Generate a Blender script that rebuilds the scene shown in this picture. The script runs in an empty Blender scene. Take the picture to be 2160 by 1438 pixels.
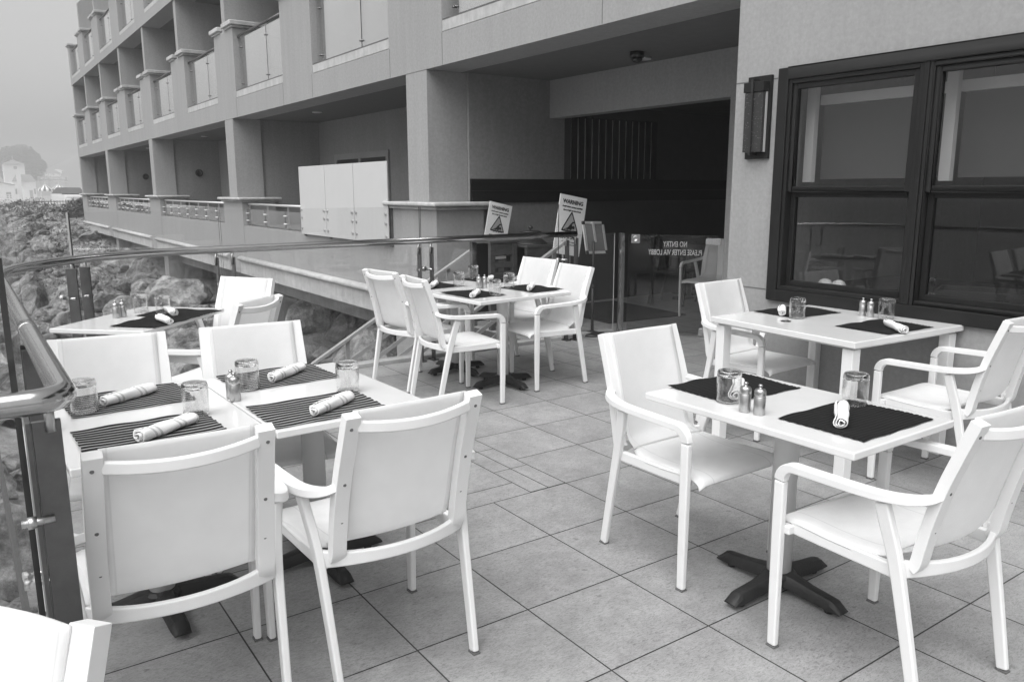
import bpy, math, random
from mathutils import Vector, Matrix, noise
random.seed(7)
R = math.radians
sc = bpy.context.scene
C = sc.collection
# ------------------------------------------------------------------ materials
def nodes(name):
    m = bpy.data.materials.new(name); m.use_nodes = True
    nt = m.node_tree
    return m, nt, nt.nodes['Principled BSDF']
def add(nt, t, **kw):
    n = nt.nodes.new(t)
    for k, v in kw.items():
        if k == 'inp':
            for a, b in v.items(): n.inputs[a].default_value = b
        else: setattr(n, k, v)
    return n
def g(v): return (v, v, v, 1)
def mat(name, v, rough=.5, metal=0, spec=.5, var=0, scale=8, bump=0, bscale=60, coord='Object', stretch=None, detail=6, bdist=.01, coat=0, streak=0):
    """grey procedural material: large mottling (var) and fine relief (bump)"""
    m, nt, b = nodes(name); L = nt.links.new
    b.inputs['Base Color'].default_value = g(v); b.inputs['Roughness'].default_value = rough
    b.inputs['Metallic'].default_value = metal; b.inputs['Specular IOR Level'].default_value = spec
    b.inputs['Coat Weight'].default_value = coat
    tc = add(nt, 'ShaderNodeTexCoord'); src = tc.outputs[coord]
    if stretch:
        mp = add(nt, 'ShaderNodeMapping'); mp.inputs['Scale'].default_value = stretch; L(src, mp.inputs[0]); src = mp.outputs[0]
    if var:
        n = add(nt, 'ShaderNodeTexNoise', inp={'Scale': scale, 'Detail': detail, 'Roughness': .65}); L(src, n.inputs['Vector'])
        r = add(nt, 'ShaderNodeMapRange', inp={'From Min': .3, 'From Max': .7, 'To Min': v*(1-var), 'To Max': v*(1+var)})
        L(n.outputs['Fac'], r.inputs['Value'])
        val = r.outputs[0]
        if streak:
            mp2 = add(nt, 'ShaderNodeMapping'); mp2.inputs['Scale'].default_value = (5, 5, .35); L(src, mp2.inputs[0])
            n4 = add(nt, 'ShaderNodeTexNoise', inp={'Scale': 1.6, 'Detail': 9, 'Roughness': .7}); L(mp2.outputs[0], n4.inputs['Vector'])
            n5 = add(nt, 'ShaderNodeTexNoise', inp={'Scale': .55, 'Detail': 5, 'Roughness': .6}); L(src, n5.inputs['Vector'])
            r4 = add(nt, 'ShaderNodeMapRange', inp={'From Min': .35, 'From Max': .62, 'To Min': 1-streak, 'To Max': 1.02}); L(n4.outputs['Fac'], r4.inputs['Value'])
            r5 = add(nt, 'ShaderNodeMapRange', inp={'From Min': .3, 'From Max': .7, 'To Min': 1-streak*.8, 'To Max': 1+streak*.4}); L(n5.outputs['Fac'], r5.inputs['Value'])
            m4_ = add(nt, 'ShaderNodeMath', operation='MULTIPLY'); L(r4.outputs[0], m4_.inputs[0]); L(r5.outputs[0], m4_.inputs[1])
            m5_ = add(nt, 'ShaderNodeMath', operation='MULTIPLY'); L(val, m5_.inputs[0]); L(m4_.outputs[0], m5_.inputs[1]); val = m5_.outputs[0]
        cmb = add(nt, 'ShaderNodeCombineColor')
        for k in range(3): L(val, cmb.inputs[k])
        L(cmb.outputs[0], b.inputs['Base Color'])
        r2 = add(nt, 'ShaderNodeMapRange', inp={'From Min': .3, 'From Max': .7, 'To Min': max(.02, rough*.85), 'To Max': min(1, rough*1.15)})
        L(n.outputs['Fac'], r2.inputs['Value']); L(r2.outputs[0], b.inputs['Roughness'])
    if bump:
        n2 = add(nt, 'ShaderNodeTexNoise', inp={'Scale': bscale, 'Detail': 4}); L(src, n2.inputs['Vector'])
        bp = add(nt, 'ShaderNodeBump', inp={'Strength': bump, 'Distance': bdist}); L(n2.outputs['Fac'], bp.inputs['Height'])
        L(bp.outputs[0], b.inputs['Normal'])
    return m
def glassy(name, tint, f0, power=5, rough=0.0):
    """thin architectural pane: clear body, Schlick mirror reflection that grows towards grazing"""
    m = bpy.data.materials.new(name); m.use_nodes = True; nt = m.node_tree; nt.nodes.clear(); L = nt.links.new
    out = add(nt, 'ShaderNodeOutputMaterial'); mix = add(nt, 'ShaderNodeMixShader')
    tr = add(nt, 'ShaderNodeBsdfTransparent', inp={'Color': g(tint)}); gl = add(nt, 'ShaderNodeBsdfGlossy', inp={'Color': g(1), 'Roughness': rough})
    lw = add(nt, 'ShaderNodeLayerWeight', inp={'Blend': .5})
    p = add(nt, 'ShaderNodeMath', operation='POWER'); p.inputs[1].default_value = power; L(lw.outputs['Facing'], p.inputs[0])
    mr = add(nt, 'ShaderNodeMapRange', inp={'To Min': f0, 'To Max': 1}); L(p.outputs[0], mr.inputs['Value'])
    L(mr.outputs[0], mix.inputs[0]); L(tr.outputs[0], mix.inputs[1]); L(gl.outputs[0], mix.inputs[2]); L(mix.outputs[0], out.inputs[0])
    return m
M = {}
M['stucco'] = mat('stucco', .295, .92, var=.10, scale=34, bump=.12, bscale=240, bdist=.004, spec=.15, detail=14, streak=.055)
M['stucco_shade'] = mat('stucco_recess_shade', .24, .92, streak=.05, var=.13, scale=30, bump=.10, bscale=260, bdist=.004, spec=.15, detail=14)  # darker copy of the facade stucco, recess shade put into its colour
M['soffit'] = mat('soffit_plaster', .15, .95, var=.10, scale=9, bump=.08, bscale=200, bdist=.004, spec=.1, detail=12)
M['limestone'] = mat('limestone', .43, .75, var=.18, scale=7, bump=.25, bscale=50, bdist=.006, detail=12, streak=.16)
M['joint'] = mat('joint_sealant', .12, .9)
M['flash'] = mat('dark_flashing', .09, .6, var=.4, scale=12)
M['beam_conc'] = mat('beam_concrete', .27, .9, streak=.2, var=.15, scale=2, bump=.3, bscale=40)
M['plastic'] = mat('white_resin', .73, .38, var=.025, scale=5)
def slingmat(name, base, fac):
    m, nt, b = nodes(name)
    b.inputs['Base Color'].default_value = g(base); b.inputs['Roughness'].default_value = .65; b.inputs['Specular IOR Level'].default_value = .3
    tl = add(nt, 'ShaderNodeBsdfTranslucent', inp={'Color': g(.93)}); mx = add(nt, 'ShaderNodeMixShader', inp={'Fac': fac})
    tc = add(nt, 'ShaderNodeTexCoord'); wv = add(nt, 'ShaderNodeTexChecker', inp={'Scale': 900}); bp = add(nt, 'ShaderNodeBump', inp={'Strength': .12, 'Distance': .0006})
    nt.links.new(tc.outputs['Object'], wv.inputs['Vector']); nt.links.new(wv.outputs['Fac'], bp.inputs['Height']); nt.links.new(bp.outputs[0], b.inputs['Normal'])
    sx = add(nt, 'ShaderNodeSeparateXYZ'); ab = add(nt, 'ShaderNodeMath', operation='ABSOLUTE'); cp = add(nt, 'ShaderNodeMath', operation='COMPARE'); cp.inputs[1].default_value = .171; cp.inputs[2].default_value = .0022
    wn = add(nt, 'ShaderNodeTexNoise', inp={'Scale': 14, 'Detail': 8, 'Roughness': .7}); nt.links.new(tc.outputs['Object'], wn.inputs['Vector'])
    wr = add(nt, 'ShaderNodeMapRange', inp={'From Min': .3, 'From Max': .6, 'To Min': base*.93, 'To Max': base}); nt.links.new(wn.outputs['Fac'], wr.inputs['Value'])
    se = add(nt, 'ShaderNodeMath', operation='MULTIPLY_ADD'); se.inputs[1].default_value = -.16; cc = add(nt, 'ShaderNodeCombineColor')
    nt.links.new(tc.outputs['Object'], sx.inputs[0]); nt.links.new(sx.outputs[0], ab.inputs[0]); nt.links.new(ab.outputs[0], cp.inputs[0]); nt.links.new(cp.outputs[0], se.inputs[0]); nt.links.new(wr.outputs[0], se.inputs[2])
    for k in range(3): nt.links.new(se.outputs[0], cc.inputs[k])
    nt.links.new(cc.outputs[0], b.inputs['Base Color'])
    nt.links.new(b.outputs[0], mx.inputs[1]); nt.links.new(tl.outputs[0], mx.inputs[2]); nt.links.new(mx.outputs[0], nt.nodes['Material Output'].inputs[0]); return m
M['sling'] = slingmat('white_sling_fabric', .91, .48); M['seat_sling'] = slingmat('white_seat_fabric', .82, .2)
M['table'] = mat('white_table_laminate', .66, .16, var=.03, scale=3, coat=.3)
M['castiron'] = mat('dark_cast_iron', .017, .5, spec=.35, var=.3, scale=25, bump=.15, bscale=120)
M['rubber'] = mat('rubber', .02, .8)
M['footcap'] = mat('grey_glide', .12, .7)
M['steel'] = mat('polished_steel', .50, .15, metal=1, var=.08, scale=3)
M['brushed'] = mat('brushed_steel', .52, .30, metal=1, var=.12, scale=4, stretch=(40, 40, 2))
M['shaker'] = mat('shaker_steel', .44, .34, metal=1, var=.06, scale=30, stretch=(60, 60, 1))
M['dullsteel'] = mat('weathered_steel', .16, .34, metal=1, var=.25, scale=5, bump=.05, bscale=30)
M['paintgrey'] = mat('grey_metal_paint', .30, .45, var=.12, scale=6)
M['black'] = mat('black_metal', .016, .4)
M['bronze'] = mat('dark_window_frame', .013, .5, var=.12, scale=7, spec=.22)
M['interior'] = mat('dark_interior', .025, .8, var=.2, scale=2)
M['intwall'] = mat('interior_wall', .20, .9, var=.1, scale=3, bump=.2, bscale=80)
M['darkwood'] = mat('dark_stained_wood', .007, .6, var=.5, scale=4, stretch=(1, 8, 8), spec=.25)
M['stucco_deepshade'] = mat('inner_wall_painted_shade', .06, .95, var=.1, scale=9, spec=.1)  # light falloff deep inside the entrance is put into this wall colour
M['wood'] = mat('weathered_wood', .05, .6, var=.5, scale=6, stretch=(2, 2, 14), bump=.3, bscale=40)
M['blind'] = mat('roller_blind', .085, .9, var=.04, scale=3)
M['valance'] = mat('blind_valance', .66, .6)
M['linen'] = mat('white_linen', .80, .9, var=.03, scale=20, bump=.25, bscale=220, bdist=.002, spec=.1)
M['signwhite'] = mat('sign_white', .90, .4)
M['ink'] = mat('sign_black', .012, .6)
M['signgrey'] = mat('sign_amber_tone', .40, .5)
M['frost'] = mat('etched_white_film', .50, .7)
M['aluminium'] = mat('aluminium_frame', .62, .4, metal=.6)
M['boardback'] = mat('board_back', .13, .7, var=.15, scale=8)
M['doormat'] = mat('black_doormat', .018, .95, bump=.5, bscale=300)
M['panelwhite'] = mat('white_acrylic', .50, .22, var=.02, scale=2)
M['farwhite'] = mat('far_white_render', .72, .8, var=.05, scale=.5)
M['fartile'] = mat('far_roof_tile', .16, .8, var=.2, scale=1)
M['fardark'] = mat('far_opening', .09, .8)
M['fargrey'] = mat('far_grey', .25, .8, var=.2, scale=1)
M['awnlight'] = mat('awning_white', .78, .8)
M['awndark'] = mat('awning_dark', .10, .8)
M['bark'] = mat('bark', .08, .9, var=.3, scale=4)
M['leaf'] = mat('far_foliage', .055, .7, var=.5, scale=.8)
M['bushleaf'] = mat('bush_foliage', .06, .6, var=.6, scale=6)
M['glass'] = glassy('balustrade_glass', .97, .035)
M['balconyglass'] = glassy('balcony_glass', .85, .48, power=2.2)
M['bayglass'] = glassy('bay_glass', .78, .16, power=3)
M['gateglass'] = glassy('gate_glass', .80, .03)
M['windowglass'] = glassy('window_glass', .90, .040)
M['glassedge'] = mat('glass_edge', .03, .15, spec=.6)
M['edgelight'] = mat('glass_edge_light', .40, .2)
# riprap stone
def rockmat():
    m, nt, b = nodes('riprap_stone'); L = nt.links.new
    tc = add(nt, 'ShaderNodeTexCoord'); oi = add(nt, 'ShaderNodeObjectInfo')
    va = add(nt, 'ShaderNodeVectorMath', operation='ADD'); L(tc.outputs['Object'], va.inputs[0])
    sc3 = add(nt, 'ShaderNodeVectorMath', operation='SCALE'); sc3.inputs['Scale'].default_value = 50
    L(oi.outputs['Random'], sc3.inputs[0]); L(sc3.outputs[0], va.inputs[1])
    n = add(nt, 'ShaderNodeTexNoise', inp={'Scale': 2.2, 'Detail': 10, 'Roughness': .72}); L(va.outputs[0], n.inputs['Vector'])
    cr = add(nt, 'ShaderNodeValToRGB'); e = cr.color_ramp.elements
    e[0].position = .36; e[0].color = g(.06); e[1].position = .66; e[1].color = g(.50)
    x = cr.color_ramp.elements.new(.5); x.color = g(.22)
    L(n.outputs['Fac'], cr.inputs[0])
    mr = add(nt, 'ShaderNodeMapRange', inp={'To Min': .75, 'To Max': 1.4}); L(oi.outputs['Random'], mr.inputs['Value'])
    mx = add(nt, 'ShaderNodeVectorMath', operation='SCALE'); L(cr.outputs[0], mx.inputs[0]); L(mr.outputs[0], mx.inputs['Scale'])
    L(mx.outputs[0], b.inputs['Base Color']); b.inputs['Roughness'].default_value = .85
    n2 = add(nt, 'ShaderNodeTexNoise', inp={'Scale': 7, 'Detail': 8, 'Roughness': .75}); L(va.outputs[0], n2.inputs['Vector'])
    v = add(nt, 'ShaderNodeTexVoronoi', feature='DISTANCE_TO_EDGE', inp={'Scale': 3.2}); L(va.outputs[0], v.inputs['Vector'])
    ml = add(nt, 'ShaderNodeMath', operation='MULTIPLY_ADD'); L(v.outputs['Distance'], ml.inputs[0]); ml.inputs[1].default_value = .4; L(n2.outputs['Fac'], ml.inputs[2])
    bp = add(nt, 'ShaderNodeBump', inp={'Strength': 1.0, 'Distance': .14}); L(ml.outputs[0], bp.inputs['Height']); L(bp.outputs[0], b.inputs['Normal'])
    return m
M['rock'] = rockmat()
M['sand'] = mat('beach_sand', .36, .95, var=.18, scale=1.5, bump=.4, bscale=25, bdist=.02)
M['earth'] = mat('rubble_ground', .17, .95, var=.5, scale=2.5, bump=.8, bscale=9, bdist=.08, detail=10)
M['lot'] = mat('far_parking_ground', .30, .9, var=.15, scale=.3)
M['hill'] = mat('hill_scrub', .12, .95, var=.3, scale=.05)
M['water'] = mat('sea_water', .06, .12, bump=.5, bscale=.8, bdist=.15)
def tilemat():
    m, nt, b = nodes('porcelain_tile'); L = nt.links.new
    tc = add(nt, 'ShaderNodeTexCoord'); at = add(nt, 'ShaderNodeAttribute', attribute_name='tone')
    off = add(nt, 'ShaderNodeVectorMath', operation='SCALE'); off.inputs['Scale'].default_value = 37; L(at.outputs['Vector'], off.inputs[0])
    va = add(nt, 'ShaderNodeVectorMath', operation='ADD'); L(tc.outputs['Object'], va.inputs[0]); L(off.outputs[0], va.inputs[1])
    n = add(nt, 'ShaderNodeTexNoise', inp={'Scale': 6, 'Detail': 12, 'Roughness': .75}); L(va.outputs[0], n.inputs['Vector'])
    cr = add(nt, 'ShaderNodeValToRGB'); e = cr.color_ramp.elements
    e[0].position = .30; e[0].color = g(.245); e[1].position = .64; e[1].color = g(.345)
    L(n.outputs['Fac'], cr.inputs[0])
    mp = add(nt, 'ShaderNodeMapping'); mp.inputs['Scale'].default_value = (1, 2.6, 1); mp.inputs['Rotation'].default_value = (0, 0, .6); L(va.outputs[0], mp.inputs[0])
    n3 = add(nt, 'ShaderNodeTexNoise', inp={'Scale': 55, 'Detail': 7, 'Roughness': .8, 'Distortion': 1.2}); L(mp.outputs[0], n3.inputs['Vector'])
    cr3 = add(nt, 'ShaderNodeValToRGB'); e = cr3.color_ramp.elements
    e[0].position = .36; e[0].color = g(.50); e[1].position = .53; e[1].color = g(1.0); L(n3.outputs['Fac'], cr3.inputs[0])
    mr = add(nt, 'ShaderNodeMapRange', inp={'To Min': .90, 'To Max': 1.08}); L(at.outputs['Fac'], mr.inputs['Value'])
    st = add(nt, 'ShaderNodeTexNoise', inp={'Scale': 1.7, 'Detail': 8, 'Roughness': .7, 'Distortion': .6}); L(tc.outputs['Object'], st.inputs['Vector'])
    sr_ = add(nt, 'ShaderNodeMapRange', inp={'From Min': .34, 'From Max': .56, 'To Min': .84, 'To Max': 1.04}); L(st.outputs['Fac'], sr_.inputs['Value'])
    sp = add(nt, 'ShaderNodeTexNoise', inp={'Scale': 21, 'Detail': 4, 'Roughness': .5}); L(tc.outputs['Object'], sp.inputs['Vector'])
    sp2 = add(nt, 'ShaderNodeMapRange', inp={'From Min': .27, 'From Max': .33, 'To Min': .72, 'To Max': 1}); L(sp.outputs['Fac'], sp2.inputs['Value'])
    sm_ = add(nt, 'ShaderNodeMath', operation='MULTIPLY'); L(sr_.outputs[0], sm_.inputs[0]); L(sp2.outputs[0], sm_.inputs[1])
    m0 = add(nt, 'ShaderNodeVectorMath', operation='SCALE'); L(cr3.outputs[0], m0.inputs[0]); L(sm_.outputs[0], m0.inputs['Scale'])
    m1 = add(nt, 'ShaderNodeVectorMath', operation='MULTIPLY'); L(cr.outputs[0], m1.inputs[0]); L(m0.outputs[0], m1.inputs[1])
    m2 = add(nt, 'ShaderNodeVectorMath', operation='SCALE'); L(m1.outputs[0], m2.inputs[0]); L(mr.outputs[0], m2.inputs['Scale'])
    L(m2.outputs[0], b.inputs['Base Color'])
    rr = add(nt, 'ShaderNodeMapRange', inp={'From Min': .3, 'From Max': .7, 'To Min': .38, 'To Max': .58}); L(n3.outputs['Fac'], rr.inputs['Value']); L(rr.outputs[0], b.inputs['Roughness'])
    bp = add(nt, 'ShaderNodeBump', inp={'Strength': .12, 'Distance': .004}); L(n3.outputs['Fac'], bp.inputs['Height']); L(bp.outputs[0], b.inputs['Normal'])
    return m
M['tile'] = tilemat(); M['grout'] = mat('dark_grout', .055, .95, var=.3, scale=15)
def matmat(stripe):
    m, nt, b = nodes('striped_placemat' if stripe else 'dark_placemat'); L = nt.links.new
    at = add(nt, 'ShaderNodeAttribute', attribute_name='rib'); tc = add(nt, 'ShaderNodeTexCoord')
    cr = add(nt, 'ShaderNodeValToRGB'); e = cr.color_ramp.elements
    e[0].position = .22; e[0].color = g(.34 if stripe else .02); e[1].position = .42; e[1].color = g(.011); L(at.outputs['Fac'], cr.inputs[0])
    L(cr.outputs[0], b.inputs['Base Color']); b.inputs['Roughness'].default_value = .75; b.inputs['Specular IOR Level'].default_value = .1
    w = add(nt, 'ShaderNodeTexNoise', inp={'Scale': 400, 'Detail': 2}); L(tc.outputs['Object'], w.inputs['Vector'])
    bp = add(nt, 'ShaderNodeBump', inp={'Strength': .3, 'Distance': .001}); L(w.outputs['Fac'], bp.inputs['Height']); L(bp.outputs[0], b.inputs['Normal'])
    return m
M['mat_s'] = matmat(True); M['mat'] = matmat(False)
def napmat(stripes):
    m, nt, b = nodes('napkin_linen_striped' if stripes else 'napkin_linen'); L = nt.links.new
    b.inputs['Roughness'].default_value = .92; b.inputs['Specular IOR Level'].default_value = .1
    tc = add(nt, 'ShaderNodeTexCoord')
    at = add(nt, 'ShaderNodeAttribute', attribute_name='band')
    cr = add(nt, 'ShaderNodeValToRGB'); cr.color_ramp.interpolation = 'CONSTANT'; e = cr.color_ramp.elements
    e[0].position = 0; e[0].color = g(.80); e[1].position = .22; e[1].color = g(.52 if stripes else .8)
    for p, v in ((.255, .8), (.30, .52), (.335, .8), (.62, .52), (.655, .8), (.70, .52), (.735, .8)):
        x = cr.color_ramp.elements.new(p); x.color = g(v if stripes else .8)
    L(at.outputs['Fac'], cr.inputs[0]); L(cr.outputs[0], b.inputs['Base Color'])
    n = add(nt, 'ShaderNodeTexNoise', inp={'Scale': 45, 'Detail': 6}); L(tc.outputs['Object'], n.inputs['Vector'])
    bp = add(nt, 'ShaderNodeBump', inp={'Strength': .35, 'Distance': .004}); L(n.outputs['Fac'], bp.inputs['Height']); L(bp.outputs[0], b.inputs['Normal'])
    return m
M['napkin_s'] = napmat(True); M['napkin'] = napmat(False)
m, nt, b = nodes('tumbler_glass'); nt.nodes.remove(b)
gl = add(nt, 'ShaderNodeBsdfGlass', inp={'Color': g(.985), 'Roughness': 0, 'IOR': 1.47}); nt.links.new(gl.outputs[0], nt.nodes['Material Output'].inputs[0]); M['tumbler'] = m
M['tumblerwall'] = glassy('tumbler_wall', .97, .06, power=2.6)
m, nt, b = nodes('seeded_lamp_glass')
tc = add(nt, 'ShaderNodeTexCoord'); v = add(nt, 'ShaderNodeTexVoronoi', inp={'Scale': 85}); nt.links.new(tc.outputs['Object'], v.inputs['Vector'])
cr = add(nt, 'ShaderNodeValToRGB'); e = cr.color_ramp.elements; e[0].position = .10; e[0].color = g(.35); e[1].position = .17; e[1].color = g(.035)
nt.links.new(v.outputs['Distance'], cr.inputs[0]); nt.links.new(cr.outputs[0], b.inputs['Base Color']); b.inputs['Roughness'].default_value = .3; b.inputs['Specular IOR Level'].default_value = .25; M['seeded'] = m
# ------------------------------------------------------------------ mesh builder
class MB:
    def __init__(s): s.v = []; s.f = []; s.mi = []; s.sm = []
    def poly(s, pts, mi=0):
        b = len(s.v); s.v += [tuple(p) for p in pts]; s.f.append(list(range(b, b+len(pts)))); s.mi.append(mi); s.sm.append(False)
    def mesh(s, vs, fs, mi=0, smooth=False):
        b = len(s.v); s.v += [tuple(p) for p in vs]
        for f in fs: s.f.append([b+i for i in f]); s.mi.append(mi); s.sm.append(smooth)
    def box(s, x0, x1, y0, y1, z0, z1, mi=0, M4=None):
        if x0 > x1: x0, x1 = x1, x0
        if y0 > y1: y0, y1 = y1, y0
        if z0 > z1: z0, z1 = z1, z0
        vs = [Vector(p) for p in ((x0,y0,z0),(x1,y0,z0),(x1,y1,z0),(x0,y1,z0),(x0,y0,z1),(x1,y0,z1),(x1,y1,z1),(x0,y1,z1))]
        if M4: vs = [M4 @ p for p in vs]
        s.mesh(vs, [(0,3,2,1),(4,5,6,7),(0,1,5,4),(1,2,6,5),(2,3,7,6),(3,0,4,7)], mi); return s
    def sweep(s, path, sect, ref=(0, 0, 1), mi=0, smooth=False, scale=None, caps=True, transport=False):
        """sweep a closed 2-D section along a path; u = ref x tangent, v = tangent x u"""
        P = [Vector(p) for p in path]; n = len(P); k = len(sect); vs = []; u = None
        for i, p in enumerate(P):
            a = (P[i]-P[i-1]).normalized() if i else None
            b = (P[i+1]-P[i]).normalized() if i < n-1 else None
            t = (a+b).normalized() if a and b else (a or b)
            if transport and u is not None: u = u - t*u.dot(t)
            else: u = Vector(ref).cross(t)
            if u.length < 1e-5: u = Vector((1, 0, 0)).cross(t)
            u.normalize(); w = t.cross(u).normalized()
            q = scale[i] if scale else 1
            su, sv = (q if isinstance(q, tuple) else (q, q))
            for (x, y) in sect: vs.append(p + u*x*su + w*y*sv)
        fs = []
        for i in range(n-1):
            for j in range(k):
                j2 = (j+1) % k; fs.append((i*k+j, i*k+j2, (i+1)*k+j2, (i+1)*k+j))
        s.mesh(vs, fs, mi, smooth)
        if caps:
            b = len(s.v)-n*k
            s.f.append([b+j for j in range(k)][::-1]); s.mi.append(mi); s.sm.append(False)
            s.f.append([b+(n-1)*k+j for j in range(k)]); s.mi.append(mi); s.sm.append(False)
        return s
    def tube(s, path, r, n=12, mi=0, scale=None):
        s.sweep(path, [(r*math.cos(2*math.pi*i/n), r*math.sin(2*math.pi*i/n)) for i in range(n)], ref=(0.013, .021, 1), mi=mi, smooth=True, scale=scale, transport=True); return s
    def lathe(s, prof, n=24, mi=0, c=(0, 0, 0), axis='z', smooth=True):
        vs = []; fs = []
        for (r, h) in prof:
            for i in range(n):
                a = 2*math.pi*i/n; x, y = r*math.cos(a), r*math.sin(a)
                p = (x, y, h) if axis == 'z' else ((h, x, y) if axis == 'x' else (x, h, y))
                vs.append((p[0]+c[0], p[1]+c[1], p[2]+c[2]))
        for j in range(len(prof)-1):
            for i in range(n):
                i2 = (i+1) % n; fs.append((j*n+i, j*n+i2, (j+1)*n+i2, (j+1)*n+i))
        s.mesh(vs, fs, mi, smooth)
        b = len(s.v)-len(vs)
        for j, flip in ((0, True), (len(prof)-1, False)):
            if prof[j][0] > 1e-6:
                f = [b+j*n+i for i in range(n)]; s.f.append(f[::-1] if flip else f); s.mi.append(mi); s.sm.append(False)
        return s
    def build(s, name, mats, parent=None, bevel=0, seg=2, fix=True):
        me = bpy.data.meshes.new(name); me.from_pydata(s.v, [], s.f)
        if not isinstance(mats, (list, tuple)): mats = [mats]
        for m_ in mats: me.materials.append(m_)
        me.polygons.foreach_set('material_index', s.mi); me.polygons.foreach_set('use_smooth', s.sm)
        if fix:
            import bmesh
            bm = bmesh.new(); bm.from_mesh(me); bmesh.ops.remove_doubles(bm, verts=bm.verts, dist=1e-6); bmesh.ops.recalc_face_normals(bm, faces=bm.faces); bm.to_mesh(me); bm.free()
        me.update()
        o = bpy.data.objects.new(name, me); C.objects.link(o)
        if parent: o.parent = parent
        if bevel:
            for p in me.polygons: p.use_smooth = True
            b_ = o.modifiers.new('bevel', 'BEVEL'); b_.width = bevel; b_.segments = seg; b_.limit_method = 'ANGLE'; b_.angle_limit = R(35); b_.harden_normals = True
        return o
def rect(w, h): return [(-w/2, -h/2), (w/2, -h/2), (w/2, h/2), (-w/2, h/2)]
def tag(o, label=None, cat=None, group=None, kind=None):
    if label: o['label'] = label
    if cat: o['category'] = cat
    if group: o['group'] = group
    if kind: o['kind'] = kind
    return o
def empty(name, loc=(0, 0, 0), rz=0, label=None, cat=None, group=None):
    o = bpy.data.objects.new(name, None); C.objects.link(o); o.location = loc; o.rotation_euler = (0, 0, rz); o.empty_display_size = .1
    return tag(o, label, cat, group)
def copy_tree(root):
    r = root.copy(); C.objects.link(r)
    for ch in root.children:
        c = ch.copy(); C.objects.link(c); c.parent = r
        for gch in ch.children:
            d = gch.copy(); C.objects.link(d); d.parent = c
    return r
def smooth_path(pts, n=6):
    P = [Vector(p) for p in pts]; out = []
    for i in range(len(P)-1):
        p0, p1, p2, p3 = P[max(i-1, 0)], P[i], P[i+1], P[min(i+2, len(P)-1)]
        for k in range(n):
            t = k/n
            out.append(.5*((2*p1)+(p2-p0)*t+(2*p0-5*p1+4*p2-p3)*t*t+(3*p1-p0-3*p2+p3)*t**3))
    out.append(P[-1]); return out
def text_mesh(name, body, size, mtl, parent, M4, depth=.001, align='CENTER', bold=0.0, condense=1.0):
    cu = bpy.data.curves.new(name+'_curve', 'FONT'); cu.body = body; cu.size = size; cu.extrude = depth; cu.align_x = align; cu.align_y = 'CENTER'; cu.offset = bold; cu.resolution_u = 3
    to = bpy.data.objects.new(name+'_tmp', cu); C.objects.link(to)
    dg = bpy.context.evaluated_depsgraph_get(); me = bpy.data.meshes.new_from_object(to.evaluated_get(dg))
    bpy.data.objects.remove(to); bpy.data.curves.remove(cu)
    me.transform(M4 @ Matrix.Diagonal((condense, 1, 1, 1))); me.materials.clear(); me.materials.append(mtl); me.name = name
    o = bpy.data.objects.new(name, me); C.objects.link(o); o.parent = parent
    return o
def frame_m(o, u, v):
    """matrix with local x along u, local y along v, origin o"""
    u = Vector(u).normalized(); v = Vector(v); w = u.cross(v).normalized(); v = w.cross(u)
    m4 = Matrix.Identity(4)
    for i in range(3): m4[i][0], m4[i][1], m4[i][2], m4[i][3] = u[i], v[i], w[i], o[i]
    return m4
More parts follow.
